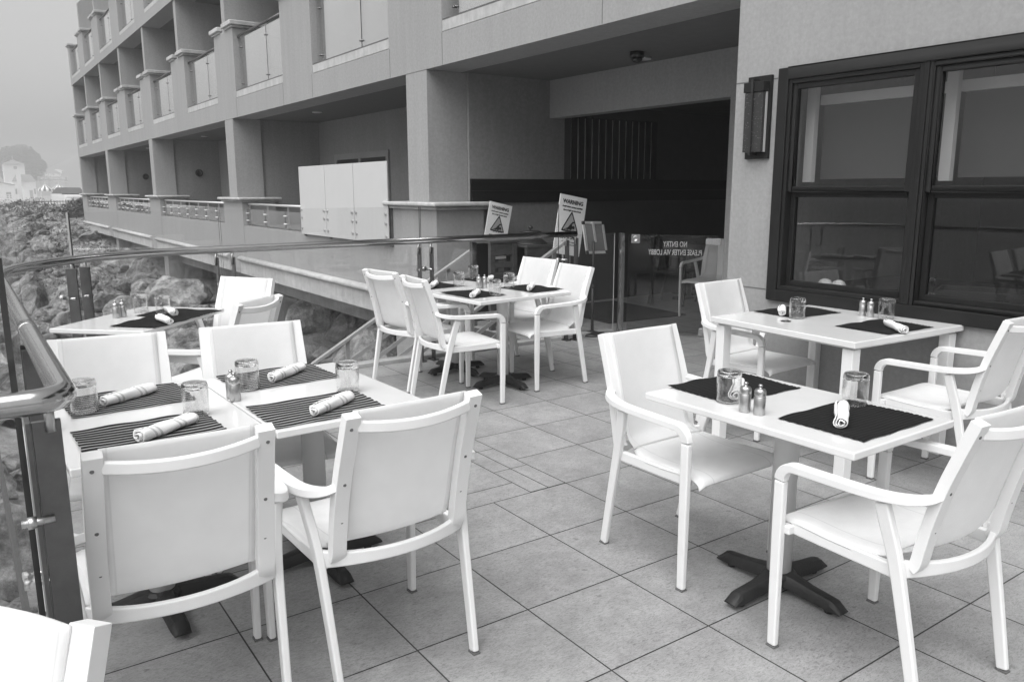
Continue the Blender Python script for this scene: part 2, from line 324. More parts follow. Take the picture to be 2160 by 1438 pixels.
# ------------------------------------------------------------------ armchair
def sweep_x(path, w, h, name, parent, mtl=None, bevel=.007, scale=None):
    return MB().sweep(path, rect(h, w), ref=(1, 0, 0), scale=scale).build(name, mtl or M['plastic'], parent, bevel=bevel)
def make_chair():
    t = empty('patio_armchair')
    for s in (-1, 1):
        fl = sweep_x([(s*.279, .240, .006), (s*.281, .242, .20), (s*.283, .243, .42), (s*.284, .243, .598)], .027, .040, 'leg', t, scale=[.85, .95, 1, 1])
        MB().box(s*.279-.014, s*.279+.014, .223, .257, 0, .006).build('foot_cap', M['footcap'], fl)
        rl = sweep_x(smooth_path([(s*.240, -.252, .006), (s*.247, -.207, .23), (s*.256, -.158, .46), (s*.270, -.128, .58), (s*.280, -.112, .646)], 4), .027, .043, 'leg', t, scale=[.82+.18*min(1, i/9) for i in range(17)])
        MB().box(s*.240-.013, s*.240+.013, -.270, -.234, 0, .006).build('foot_cap', M['footcap'], rl)
        arc = [(s*.284, .243-.055*(1-math.cos(a)), .600+.055*math.sin(a)) for a in [k*math.pi/2/7 for k in range(8)]]
        rest = smooth_path([arc[-1], (s*.287, .06, .659), (s*.288, -.06, .663), (s*.283, -.135, .668), (s*.268, -.192, .675), (s*.246, -.228, .684), (s*.222, -.243, .692)], 5)[1:]
        pa = arc + rest
        sca = []
        for i in range(len(pa)):
            f = min(1, i/8); sca.append((1-.34*f, 1+.62*f - (.45*max(0, (i-26)/12))))
        sweep_x(pa, .027, .040, 'armrest', t, scale=sca, bevel=.008)
        bp = MB().sweep(smooth_path([(s*.203, -.322, .925), (s*.206, -.285, .82), (s*.209, -.252, .72), (s*.211, -.226, .62), (s*.211, -.208, .53), (s*.211, -.198, .475), (s*.212, -.184, .452)], 4), rect(.034, .046), ref=(1, 0, 0))
        for (y, z) in ((-.3265, .885), (-.2655, .705), (-.2335, .58), (-.2185, .50)):
            bp.lathe([(.0055, -.0012), (.0055, .006)], 10, 1, (s*.207, y, z), axis='y')
        bp.build('back_post', [M['plastic'], M['footcap']], t, bevel=.006)
        MB().sweep([(s*.238, -.165, .432), (s*.238, .02, .432), (s*.238, .222, .434)], rect(.044, .024), ref=(1, 0, 0)).box(s*.246, s*.276, .205, .240, .414, .446).build('seat_rail', M['plastic'], t, bevel=.006)
    pr = []
    for i in range(13):
        x = -.185+.37*i/12; q = 1-(x/.185)**2; pr.append((x, -.318-.034*q, .889-.012*q))
    MB().sweep(pr, rect(.020, .034)).build('top_rail', M['plastic'], t, bevel=.006)
    pr = []
    for i in range(17):
        x = -.262+.524*i/16; q = 1-(x/.262)**2; pr.append((x, -.150-.085*q**.8, .450-.004*q))
    MB().sweep(pr, rect(.020, .040), scale=[(1, 1+.5*abs((i-8)/8)**3) for i in range(17)]).build('stretcher', M['plastic'], t, bevel=.006)
    prof = smooth_path([(0, -.300, .930), (0, -.268, .83), (0, -.236, .73), (0, -.210, .63), (0, -.190, .55), (0, -.166, .495), (0, -.112, .468)], 5)
    nx = 16
    def sheet(prof, name, hw, bow):
        b = MB(); vs = []; fs = []
        for j, p in enumerate(prof):
            for i in range(nx+1):
                q = i/nx*2-1; vs.append((q*hw(j/(len(prof)-1)),) + bow(j/(len(prof)-1), q, p))
        for j in range(len(prof)-1):
            for i in range(nx): fs.append((j*(nx+1)+i, j*(nx+1)+i+1, (j+1)*(nx+1)+i+1, (j+1)*(nx+1)+i))
        b.mesh(vs, fs, 0, True); o = b.build(name, M['seat_sling' if name == 'seat' else 'sling'], t)
        m_ = o.modifiers.new('thick', 'SOLIDIFY'); m_.thickness = .005; m_.offset = 0
        return o
    sheet(prof, 'backrest', lambda v: .188+.02*max(0, (v-.8)/.2), lambda v, q, p: (p.y-.026*(1-q*q)*min(1, .25+2.2*v)*(1 if v < .85 else 1-.6*(v-.85)/.15), p.z))
    prof2 = smooth_path([(0, -.112, .468), (0, -.03, .459), (0, .08, .458), (0, .18, .463), (0, .245, .460), (0, .278, .446), (0, .286, .428)], 4)
    sheet(prof2, 'seat', lambda v: .208+.043*min(1, v*5), lambda v, q, p: (p.y, p.z-.010*(1-q*q)*math.sin(math.pi*min(1, v*1.15))-.012*abs(q)**14))
    return t
chair0 = make_chair(); chair_used = []
def chair(x, y, deg, label, group='white sling armchairs on the terrace', dark=None):
    o = chair0 if not chair_used else copy_tree(chair0); chair_used.append(o)
    o.location = (x, y, 0); o.rotation_euler = (0, 0, R(deg))
    tag(o, label, 'chair', group)
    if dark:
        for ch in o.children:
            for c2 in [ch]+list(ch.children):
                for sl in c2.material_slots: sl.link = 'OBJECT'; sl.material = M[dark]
    return o
GC = 'white sling armchairs on the terrace'
chair(.422, 2.343, -2.2, 'white armchair, back to the viewer, beside the thick steel railing post')
chair(1.037, 2.312, 1.7, 'white armchair, back to the viewer, legs standing free in the middle of the tiles')
chair(.442, 3.40, 172, 'white armchair facing us across the joined tables, nearest the curved railing')
chair(1.038, 3.343, 173, 'white armchair facing us across the joined tables, in front of the boulders')
chair(2.94, 5.562, -82, 'white armchair seen from behind at the glass by the stair rail, hindmost of two')
chair(2.923, 4.916, -95.3, 'white armchair seen side-on from behind, one arm and four legs clear, by the stair rail')
chair(3.968, 5.669, 94.2, 'white armchair half hidden behind its twin, in front of the slatted wooden cabinet')
chair(3.815, 5.02, 86, 'white armchair facing left with legs in view, in front of the black menu stand')
chair(2.448, 2.201, 180.2, 'white armchair facing us at the far end of the small pedestal table, all legs visible')
chair(2.406, 1.257, -3.2, 'big white armchair in the right corner with seat and near arm fully visible')
chair(4.198, 3.237, 182.7, 'white armchair facing us at the four-legged table, beside the stucco corner and glass gate')
chair(4.181, 1.976, 0, 'white armchair under the window, at the near end of the four-legged table')
chair(-.280, 1.176, 127, 'white armchair cut by the frame, only a back corner showing at the bottom')
chair(1.40, 5.48, 124, 'white armchair at the end of the slanted table, front of its back towards us')
chair(1.17, 4.72, 40, 'white armchair with its back to us at the slanted table by the boulders')
chair(7.45, 6.45, 105, 'shaded white armchair standing behind the lettered glass gate')
# ------------------------------------------------------------------ tables
def make_pedestal():
    t = empty('pedestal_table')
    MB().box(-.305, .305, -.455, .455, .712, .74).build('tabletop', M['table'], t, bevel=.006)
    MB().lathe([(.046, .075), (.046, .69), (.11, .70), (.11, .7115)], 28).build('column', M['plastic'], t)
    b = MB()
    sect = [(-.040, -.028), (.040, -.028), (.037, .002), (.024, .024), (0, .030), (-.024, .024), (-.037, .002)]
    for a in range(4):
        an = a*math.pi/2; d = Vector((math.cos(an), math.sin(an), 0))
        b.sweep([d*.02+Vector((0, 0, .060)), d*.07+Vector((0, 0, .058)), d*.14+Vector((0, 0, .047)), d*.235+Vector((0, 0, .040)), d*.248+Vector((0, 0, .038)), d*.285+Vector((0, 0, .022))], sect, scale=[(1.25, .85), (.98, .85), (.84, .8), (.82, .72), (.82, .68), (.74, .12)])
    b.lathe([(.070, .035), (.068, .068), (.055, .080), (.0, .082)], 24)
    base = b.build('base', M['castiron'], t, bevel=.006)
    for a in range(4):
        an = a*math.pi/2
        MB().lathe([(.016, 0), (.018, .006), (.014, .020)], 12, 0, (.225*math.cos(an), .225*math.sin(an), 0)).build('foot', M['rubber'], base)
    return t
ped0 = make_pedestal(); ped_used = []
def pedestal(x, y, deg, label, basedeg=0):
    o = ped0 if not ped_used else copy_tree(ped0); ped_used.append(o)
    o.location = (x, y, 0); o.rotation_euler = (0, 0, R(deg)); tag(o, label, 'table', 'white pedestal tables on the terrace')
    return o
pedestal(.490, 2.995, 1.5, 'white pedestal table of the joined pair nearest the curved steel railing')
pedestal(1.105, 3.008, 1.5, 'white pedestal table of the joined pair farther from the railing corner')
pedestal(2.495, 1.755, 0, 'white pedestal table with plain dark mats and full cast iron cross foot in view')
pedestal(3.47, 5.10, 95, 'nearer white pedestal table of the joined pair by the stair rail')
pedestal(3.41, 5.715, 95, 'farther white pedestal table of the joined pair, against the glass')
pedestal(.925, 5.43, -44, 'white pedestal table set slantwise in the corner of the glass railing')
tb = empty('four_legged_table', (4.205, 2.70, 0), R(-3.5), 'square white four-legged table pushed against the wall under the window', 'table')
tt = MB().box(-.495, .495, -.50, .50, .735, .77).build('tabletop', M['table'], tb, bevel=.005)
MB().box(-.46, .46, -.47, .47, .722, .7345).build('apron', M['plastic'], tb, bevel=.003)
for sx in (-1, 1):
    for sy in (-1, 1):
        MB().box(sx*.47-.0*sx, sx*.405, sy*.475, sy*.41, 0, .7215).build('leg', M['plastic'], tb, bevel=.005)
MB().lathe([(.027, .7705), (.030, .7735), (.022, .7745), (.020, .7715), (.008, .7715), (.007, .775), (0, .776)], 20, 0, (-.265, .125, 0)).build('hole_cover', M['dullsteel'], tb)
# ------------------------------------------------------------------ tableware
def make_mat(seed, stripe):
    rn = random.Random(seed); nx, ny = 36, 133; W, H = .43, .33; vs = []; rib = []; fs = []
    ph = [rn.uniform(0, 6) for _ in range(6)]
    for j in range(ny+1):
        for i in range(nx+1):
            u, v = i/nx, j/ny; x = (u-.5)*W; y = (v-.5)*H
            k = v*(11 if stripe else 19); c = .5-.5*math.cos(2*math.pi*k); r = min(1, c*1.5)
            ed = max(abs(u-.5)*2, abs(v-.5)*2)**4
            z = (.0026 if stripe else .0016)*r + .0015 + .0022*(1+math.sin(9*u+ph[0])*math.sin(5*v+ph[1]))*.5 + ed*.004*(1+math.sin(14*u+ph[2]+6*v))*.5
            y += .0025*math.sin(17*u+ph[3])*(abs(v-.5)*2)**8; x += .0022*math.sin(2*math.pi*k*.5+ph[4])*(abs(u-.5)*2)**10
            vs.append((x, y, z)); rib.append(r)
    for j in range(ny):
        for i in range(nx): fs.append((j*(nx+1)+i, j*(nx+1)+i+1, (j+1)*(nx+1)+i+1, (j+1)*(nx+1)+i))
    b = MB(); b.mesh(vs, fs, 0, True); o = b.build('placemat', M['mat_s' if stripe else 'mat'], fix=False)
    at = o.data.attributes.new('rib', 'FLOAT', 'POINT'); at.data.foreach_set('value', rib)
    return o
def napkin_mesh(stripe, seed):
    rn = random.Random(seed); L = .235; n = 26; turns = 2.3; k = 46; vs = []; fs = []; band = []
    ph = rn.uniform(0, 6)
    for i in range(n+1):
        u = i/n; x = (u-.5)*L
        sc_ = 1+.07*math.sin(5*u+ph)+.04*math.sin(13*u+2*ph); off = .002*math.sin(4*u+ph)
        for j in range(k+1):
            f = j/k; a = ph*.0 + 2*math.pi*turns*f - 1.2; r = (.007+.0175*f)*sc_ + .0014*math.sin(3*a+5*u+ph) + .0016*noise.noise(Vector((u*4+ph, math.cos(a), math.sin(a)+seed)))
            if j == 0 or j == k: pass
            skew = .018*(f-.5)*(1 if i in (0, n) else .6)
            vs.append((x+skew*(abs(u-.5)*2)**2, r*math.cos(a)*1.08+off, max(r*math.sin(a), -.0205)+.0215)); band.append(min(.999, max(0, u*.9+.05+.055*math.sin(a+.5)*.8)))
    for i in range(n):
        for j in range(k): fs.append((i*(k+1)+j, i*(k+1)+j+1, (i+1)*(k+1)+j+1, (i+1)*(k+1)+j))
    b = MB(); b.mesh(vs, fs, 0, True); o = b.build('rolled_napkin', M['napkin_s' if stripe else 'napkin'], fix=False)
    at = o.data.attributes.new('band', 'FLOAT', 'POINT'); at.data.foreach_set('value', band)
    m_ = o.modifiers.new('thick', 'SOLIDIFY'); m_.thickness = .0028; m_.offset = -1
    return o
def make_tumbler():
    t = empty('upturned_tumbler')
    w_ = MB(); w_.lathe([(.0444, .0), (.0456, .003), (.0463, .03), (.0461, .096)], 44); w_.f = [f for f in w_.f if len(f) == 4]; w_.mi = w_.mi[:len(w_.f)]; w_.sm = w_.sm[:len(w_.f)]
    k = MB(); k.lathe([(.0428, .096), (.0430, .03), (.0426, .003), (.0444, .0)], 44); k.f = [f for f in k.f if len(f) == 4]; k.mi = [0]*len(k.f); k.sm = [True]*len(k.f)
    w_.mesh(k.v, k.f, 0, True); w_.build('side_wall', M['tumblerwall'], t)
    MB().lathe([(.0, .1005), (.030, .100), (.040, .0975), (.0461, .0962), (.0459, .104), (.0448, .112), (.0415, .1172), (.036, .1188), (.012, .1182), (0, .1180)], 44).build('thick_base', M['tumbler'], t)
    MB().lathe([(.0445, .0002), (.0455, .0015), (.0447, .0032), (.0430, .003), (.0426, .0012), (.0445, .0002)], 44).build('rim', M['tumbler'], t)
    return t
def make_shaker():
    t = empty('pepper_shaker')
    t.scale = (.93,)*3
    MB().lathe([(.0215, 0), (.0225, .0015), (.0225, .071), (.0215, .0725)], 32).build('body', M['shaker'], t)
    cap = MB().lathe([(.0213, .0727), (.0222, .0735), (.0222, .094), (.0185, .1005), (.009, .104), (.006, .1055), (.006, .109)], 32).build('cap', M['shaker'], t)
    MB().lathe([(.005, .109), (.0085, .112), (.009, .1155), (.0065, .1195), (0, .1205)], 20).build('knob', M['shaker'], cap)
    return t
proto = {}
def place(kind, make, x, y, z, deg, label, cat, group):
    if kind not in proto: o = make(); proto[kind] = o
    else: o = copy_tree(proto[kind])
    o.location = (x, y, z); o.rotation_euler = (0, 0, R(deg)); tag(o, label, cat, group); return o
Z1, Z2 = .7403, .7703
MATS = [  # x, y, z, deg, label
 (.475, 3.285, Z1, 3, 'striped dark placemat on the joined tables, beside the steel railing corner, far side'),
 (.46, 2.775, Z1, 1, 'striped dark placemat under the biggest napkin roll, near side of the joined tables'),
 (1.075, 3.315, Z1, 2, 'striped dark placemat behind the lone pair of steel shakers, far side of the joined tables'),
 (1.03, 2.74, Z1, 1, 'striped dark placemat nearest the free-standing near armchair, on the joined tables'),
 (2.535, 2.055, Z1, -1, 'near-black placemat on the small pedestal table behind the shaker pair'),
 (2.52, 1.505, Z1, 0, 'near-black placemat on the small pedestal table with a napkin lying straight across it'),
 (4.30, 3.02, Z2, -4, 'dark ribbed placemat on the four-legged table, end nearer the gate'),
 (4.23, 2.40, Z2, -2, 'dark ribbed placemat on the four-legged table, end nearer the viewer'),
 (3.235, 5.16, Z1, 93, 'dark placemat on the joined tables by the stair rail, in front of the side-on armchair'),
 (3.80, 5.16, Z1, 95, 'dark placemat on the joined tables by the stair rail, before the armchair facing left'),
 (3.25, 5.83, Z1, 95, 'dark placemat half hidden behind the armchair backs by the stair rail'),
 (3.86, 5.87, Z1, 97, 'dark placemat at the glass end of the joined tables, by the slatted cabinet'),
 (.955, 5.20, Z1, 44, 'dark placemat on the slanted corner table, on the side toward the viewer'),
 (1.155, 5.46, Z1, 131, 'dark placemat on the slanted corner table, at the end by the boulders'),
]
for i, (x, y, z, d, lb) in enumerate(MATS):
    kd = 'mat%d%d' % (i < 4, i % 4); place(kd, lambda i=i: make_mat(i, i < 4), x, y, z, d, lb, 'placemat', 'dark ribbed placemats on the tables')
NAPS = [  # ends (x0,y0)-(x1,y1), z, striped, label
 (.385, 3.215, .575, 3.335, Z1, 1, 'striped rolled napkin beside the tumbler at the railing corner'),
 (.415, 2.672, .595, 2.79, Z1, 1, 'striped rolled napkin nearest the viewer, over the back of the near armchair by the post'),
 (1.015, 3.215, 1.2, 3.36, Z1, 1, 'striped rolled napkin beside the pair of shakers, far side of the joined tables'),
 (.975, 2.632, 1.165, 2.755, Z1, 1, 'striped rolled napkin just behind the back of the free-standing near armchair'),
 (2.39, 1.92, 2.53, 2.025, Z1, 0, 'plain rolled napkin seen through a tumbler on the small pedestal table'),
 (2.39, 1.478, 2.54, 1.566, Z1, 0, 'plain rolled napkin, end on, in the centre of a near-black placemat'),
 (4.085, 2.97, 4.24, 3.08, Z2, 0, 'plain rolled napkin half behind a tumbler on the four-legged table'),
 (4.10, 2.21, 4.235, 2.375, Z2, 0, 'plain rolled napkin slanting on the four-legged table, loose end hanging'),
 (3.10, 4.95, 3.24, 5.10, Z1, 0, 'plain rolled napkin, end on, between shakers and side-on armchair by the stair rail'),
 (3.68, 5.03, 3.82, 5.18, Z1, 0, 'plain rolled napkin before the white armchair that faces left'),
 (3.76, 5.72, 3.88, 5.88, Z1, 0, 'plain rolled napkin standing out at the glass end of the joined tables'),
 (3.14, 5.64, 3.27, 5.80, Z1, 0, 'plain rolled napkin peeping out behind an armchair back by the stair rail'),
 (.995, 5.02, .985, 5.22, Z1, 0, 'plain rolled napkin on the slanted corner table, nearer of two'),
 (1.10, 5.36, 1.10, 5.56, Z1, 0, 'plain rolled napkin on the slanted corner table, farther, beside a tumbler'),
]
for i, (x0, y0, x1, y1, z, st, lb) in enumerate(NAPS):
    kd = 'nap%d%d' % (st, i % 3)
    place(kd, lambda i=i, st=st: napkin_mesh(st, i), (x0+x1)/2, (y0+y1)/2, z+.0045, math.degrees(math.atan2(y1-y0, x1-x0)), lb, 'napkin', 'rolled white napkins on the tables')
TUMB = [
 (.318, 3.182, Z1, 'upturned glass tumbler at the corner of the steel railing'),
 (.641, 2.905, Z1, 'upturned glass tumbler at the seam of the joined tables, behind the nearest napkin'),
 (.907, 3.175, Z1, 'upturned glass tumbler directly behind the lone pair of steel shakers'),
 (1.222, 2.90, Z1, 'upturned glass tumbler at the outer edge of the joined tables, behind a striped napkin'),
 (2.345, 1.92, Z1, 'upturned glass tumbler with a napkin seen through it, by the brushed shakers'),
 (2.69, 1.615, Z1, 'upturned glass tumbler at the head of the end-on napkin, small pedestal table'),
 (4.10, 2.875, Z2, 'upturned glass tumbler on the four-legged table, toward the gate'),
 (4.50, 2.545, Z2, 'upturned glass tumbler on the four-legged table, under the window beside shakers'),
 (.954, 5.655, Z1, 'upturned glass tumbler on the slanted corner table, beside the shakers'),
 (1.063, 5.518, Z1, 'upturned glass tumbler on the slanted corner table, against a napkin'),
 (3.320, 4.98, Z1, 'upturned glass tumbler nearest us on the joined tables by the stair rail'),
 (3.68, 5.311, Z1, 'upturned glass tumbler before the paired white armchairs by the cabinet'),
 (3.401, 5.64, Z1, 'upturned glass tumbler left of the shakers on the joined tables by the stair rail'),
 (3.80, 6.05, Z1, 'upturned glass tumbler farthest back on the joined tables, against the glass'),
]
for (x, y, z, lb) in TUMB: place('tumbler', make_tumbler, x, y, z+.0055, random.uniform(0, 360), lb, 'tumbler', 'upturned tumblers on the tables')
SH = [
 (.815, 3.030, Z1, 'steel shaker on the joined tables, the front one of the lone pair'),
 (.817, 3.082, Z1, 'steel shaker hidden behind its twin on the joined tables'),
 (2.288, 1.797, Z1, 'brushed steel shaker next to the tumbler on the small pedestal table'),
 (2.300, 1.742, Z1, 'brushed steel shaker nearer the viewer on the small pedestal table'),
 (4.505, 2.70, Z2, 'steel shaker under the window, the one nearer the gate'),
 (4.500, 2.645, Z2, 'steel shaker under the window, the one nearer its tumbler'),
 (3.467, 5.435, Z1, 'steel shaker on the joined tables by the stair rail, nearer the stair rail'),
 (3.512, 5.420, Z1, 'steel shaker on the joined tables by the stair rail, nearer the cabinet'),
 (.780, 5.500, Z1, 'steel shaker on the slanted corner table, outer one of two'),
 (.825, 5.535, Z1, 'steel shaker on the slanted corner table, inner one of two'),
]
for (x, y, z, lb) in SH: place('shaker', make_shaker, x, y, z, 0, lb, 'shaker', 'steel salt and pepper shakers')
# ------------------------------------------------------------------ terrace floor
def floor():
    b = MB(); tone = []; P = .4635; X0, Y0 = 1.1325, 2.1875; gp = .0028
    def tile(x0, x1, y0, y1):
        if x1-x0 < .02 or y1-y0 < .02: return
        b.poly([(x0+gp, y0+gp, 0), (x1-gp, y0+gp, 0), (x1-gp, y1-gp, 0), (x0+gp, y1-gp, 0)], 0); tone.append(random.random())
    def region(xa, xb, ya, yb, ox, oy, px, py):
        i0 = math.floor((xa-ox)/px)
        x = ox+i0*px
        while x < xb-1e-6:
            y = oy+math.floor((ya-oy)/py)*py
            while y < yb-1e-6:
                tile(max(x, xa), min(x+px, xb), max(y, ya), min(y+py, yb)); y += py
            x += px
    xs = X0+3*P; ys = Y0+2*P
    region(.08, 4.665, -3, ys, X0, Y0, P, P)
    region(-3.2, .08, -3, 1.93, X0, Y0, P, P)
    region(xs, 4.665, ys, 6.30, X0, Y0, P, P)
    region(4.705, 6.44, 3.92, 8.36, X0, Y0, P, P)
    region(4.665, 4.705, 3.92, 6.30, X0, Y0, P, P)
    region(6.44, 12.3, 4.2, 8.36, X0, Y0, P, P)
    region(xs-.23, xs, ys, 6.30, xs, ys+.005, .115, .3465)
    region(.08, xs-.23, ys, 6.30, xs-.23, ys+.17, P, P)
    nt_ = len(b.f)
    b.box(.06, 4.66, -3.05, 6.30, -.30, -.0035, 1); b.box(-3.25, .055, -3.05, 1.93, -.30, -.0035, 1)
    b.box(4.665, 12.3, 3.90, 8.37, -.30, -.0035, 1)
    o = b.build('terrace_floor', [M['tile'], M['grout']], fix=False)
    at = o.data.attributes.new('tone', 'FLOAT_COLOR', 'CORNER')
    vals = []
    for p in o.data.polygons:
        t = tone[p.index] if p.index < nt_ else 0
        vals += [t, (t*7.31) % 1, (t*3.77) % 1, 1]*p.loop_total
    at.data.foreach_set('color', vals)
    tag(o, 'grey porcelain tiled terrace floor with dark grout lines', 'floor', kind='structure')
    k = MB().box(.42, 5.76, 6.31, 6.43, -.30, .035).build('kerb', M['limestone'], bevel=.006)
    tag(k, 'pale stone kerb along the glass edge of the terrace', 'kerb', kind='structure')
floor()
# ------------------------------------------------------------------ glass railing
def pane(o, u, w, z0, z1, th, name, parent, mats=None, bottom=None):
    """upright pane from ground point o along unit direction u, width w; faces 0, edges 1"""
    u = Vector((u[0], u[1], 0)).normalized(); n_ = Vector((-u.y, u.x, 0)); b = MB(); o = Vector((o[0], o[1], 0))
    A = [o+n_*th/2, o-n_*th/2]
    q = lambda s, t, z: (A[s]+u*t)+Vector((0, 0, z))
    b.poly([q(0, 0, z0), q(0, w, z0), q(0, w, z1), q(0, 0, z1)], 0); b.poly([q(1, 0, z0), q(1, 0, z1), q(1, w, z1), q(1, w, z0)], 0)
    b.poly([q(0, 0, z0), q(0, 0, z1), q(1, 0, z1), q(1, 0, z0)], 1); b.poly([q(0, w, z0), q(1, w, z0), q(1, w, z1), q(0, w, z1)], 1)
    b.poly([q(0, 0, z1), q(0, w, z1), q(1, w, z1), q(1, 0, z1)], 1)
    return b.build(name, mats or [M['glass'], M['glassedge']], parent)
def railing():
    t = empty('glass_railing', (2.5, 6.25, 0), 0, 'glass windscreen railing with round polished handrail and twin flat posts', 'railing')
    t.location = (0, 0, 0)
    hz = 1.09
    arc = [(.16+1.35*(1-math.cos(a)), 4.85+1.40*math.sin(a), hz) for a in [k*math.pi/2/14 for k in range(15)]]
    path = [(-3.2, 1.94, hz), (-1, 1.94, hz)] + [(.09+.07*math.sin(a), 2.01-.07*math.cos(a), hz) for a in [k*math.pi/16 for k in range(9)]] + [(.16, 2.8, hz), (.16, 3.6, hz), (.16, 4.3, hz)] + arc + [(2.4, 6.25, hz), (3.6, 6.25, hz), (4.6, 6.245, hz), (5.15, 6.24, hz)]
    MB().tube(path, .0285, 20).build('handrail', M['steel'], t)
    for (x, y) in ((.16, 3.0),):   # visible sleeve joints
        ax = Vector((0, 1, 0)) if x < .2 else Vector((1, 0, 0)); p = Vector((x, y, hz))
        MB().tube([p-ax*.045, p+ax*.045], .0292, 20).build('sleeve', M['steel'], t)
    zt = 1.385
    # panes outside the posts
    for (x0, x1) in ((.66, 1.672), (1.684, 3.414), (3.426, 5.0)):
        pane((x0, 6.335), (1, 0), x1-x0, .04, zt, .012, 'glass_pane', t)
    pane((5.03, 6.30), (1, 0), .70, .04, 1.075, .012, 'glass_pane', t, [M['glass'], M['edgelight']])
    pane((.075, 2.18), (0, 1), 2.57, .04, zt, .014, 'glass_pane', t)
    # curved corner pane in one sheet
    b = MB(); n_ = 12; ri = [(.075+1.25*(1-math.cos(a))*.46, 4.765+1.57*math.sin(a)) for a in [k*math.pi/2/n_ for k in range(n_+1)]]
    vs = []; 
    for k, (x, y) in enumerate(ri):
        d = Vector(ri[min(k+1, n_)])-Vector(ri[max(k-1, 0)]); d.normalize(); nn = Vector((-d.y, d.x))*.006
        vs += [(x+nn.x, y+nn.y, .04), (x+nn.x, y+nn.y, zt), (x-nn.x, y-nn.y, .04), (x-nn.x, y-nn.y, zt)]
    fa = []; fe = []
    for k in range(n_):
        a = 4*k; fa += [(a, a+4, a+5, a+1), (a+2, a+3, a+7, a+6)]; fe.append((a+1, a+5, a+7, a+3))
    b.mesh(vs, fa, 0, True); b.mesh(vs, fe, 1); b.build('curved_pane', [M['glass'], M['glassedge']], t, fix=False)
    MB().box(.644, .654, 6.318, 6.342, .04, 1.385, 0).box(.6545, .664, 6.318, 6.342, .04, 1.385, 1).build('joint_strip', [M['edgelight'], M['glassedge']], t)
    pane((-3.2, 1.86), (1, 0), 1.55, .04, zt, .014, 'glass_pane', t); pane((-1.62, 1.86), (1, 0), 1.60, .04, zt, .014, 'glass_pane', t)
    # twin flat posts
    def post(x, y, d, w=.06, th=.012, z0=0, m='dullsteel', clampdir=None, h=1.03, low=True):
        d = Vector((d[0], d[1], 0)).normalized(); m4 = frame_m((x, y, 0), d, (0, 0, 1)); nn = Vector((d.y, -d.x, 0))
        p = MB().box(-w/2, w/2, z0, h, -th/2, th/2, 0, m4).box(-w/2-.02, w/2+.02, z0, z0+.012, -.03, .03, 0, m4).build('post', M[m], t, bevel=.002)
        st = Vector((x, y, h-.06)); MB().tube([st+Vector((0, 0, 0))-nn*.012, st+Vector((0, 0, .06))-nn*.012, st+Vector((0, 0, .10))-nn*.004], .010, 10).build('rail_bracket', M['brushed'], p)
        if clampdir:
            c = Vector((clampdir[0], clampdir[1], 0)); L = c.length; c.normalize()
            for zz in ((.83, .22) if low else (.83,)):
                o = Vector((x, y, zz)); MB().tube([o-c*.02, o+c*(L-.015)], .011, 12).tube([o+c*(L-.016), o+c*(L+.016)], .022, 14).build('glass_clamp', M['brushed'], p)
        return p
    for xj in (1.678, 3.42):
        for s in (-1, 1): post(xj+s*.062, 6.245, (0, 1), clampdir=(-s*.035, .085))
    post(5.06, 6.27, (0, 1), clampdir=(-.07, .06)); post(5.15, 6.235, (0, 1), h=1.05)
    for s in (-1, 1): post(.645+s*.045, 5.98+s*.045, (.72, -.69), w=.075, clampdir=(-.06, .085))
    for s in (-1, 1): post(.165, 3.02+s*.05, (1, 0), clampdir=(-.085, -s*.02))
    # heavy corner post
    p = MB().box(.092, .150, 2.005, 2.017, 0, 1.03).box(.080, .091, 2.005, 2.09, 0, 1.03).build('corner_post', M['dullsteel'], t, bevel=.002)
    MB().tube([(.128, 2.0, 1.005), (.128, 2.0, 1.068)], .0105, 12).build('rail_bracket', M['brushed'], p)
    MB().tube([(.116, 1.999, .80), (.050, 1.999, .80)], .009, 12).tube([(.080, 1.999, .80), (.062, 1.999, .80)], .014, 14).build('glass_clamp', M['brushed'], p)
    p = MB().box(-1.63, -1.61, 1.93, 1.99, 0, 1.03).build('post', M['dullsteel'], t, bevel=.002)
railing()
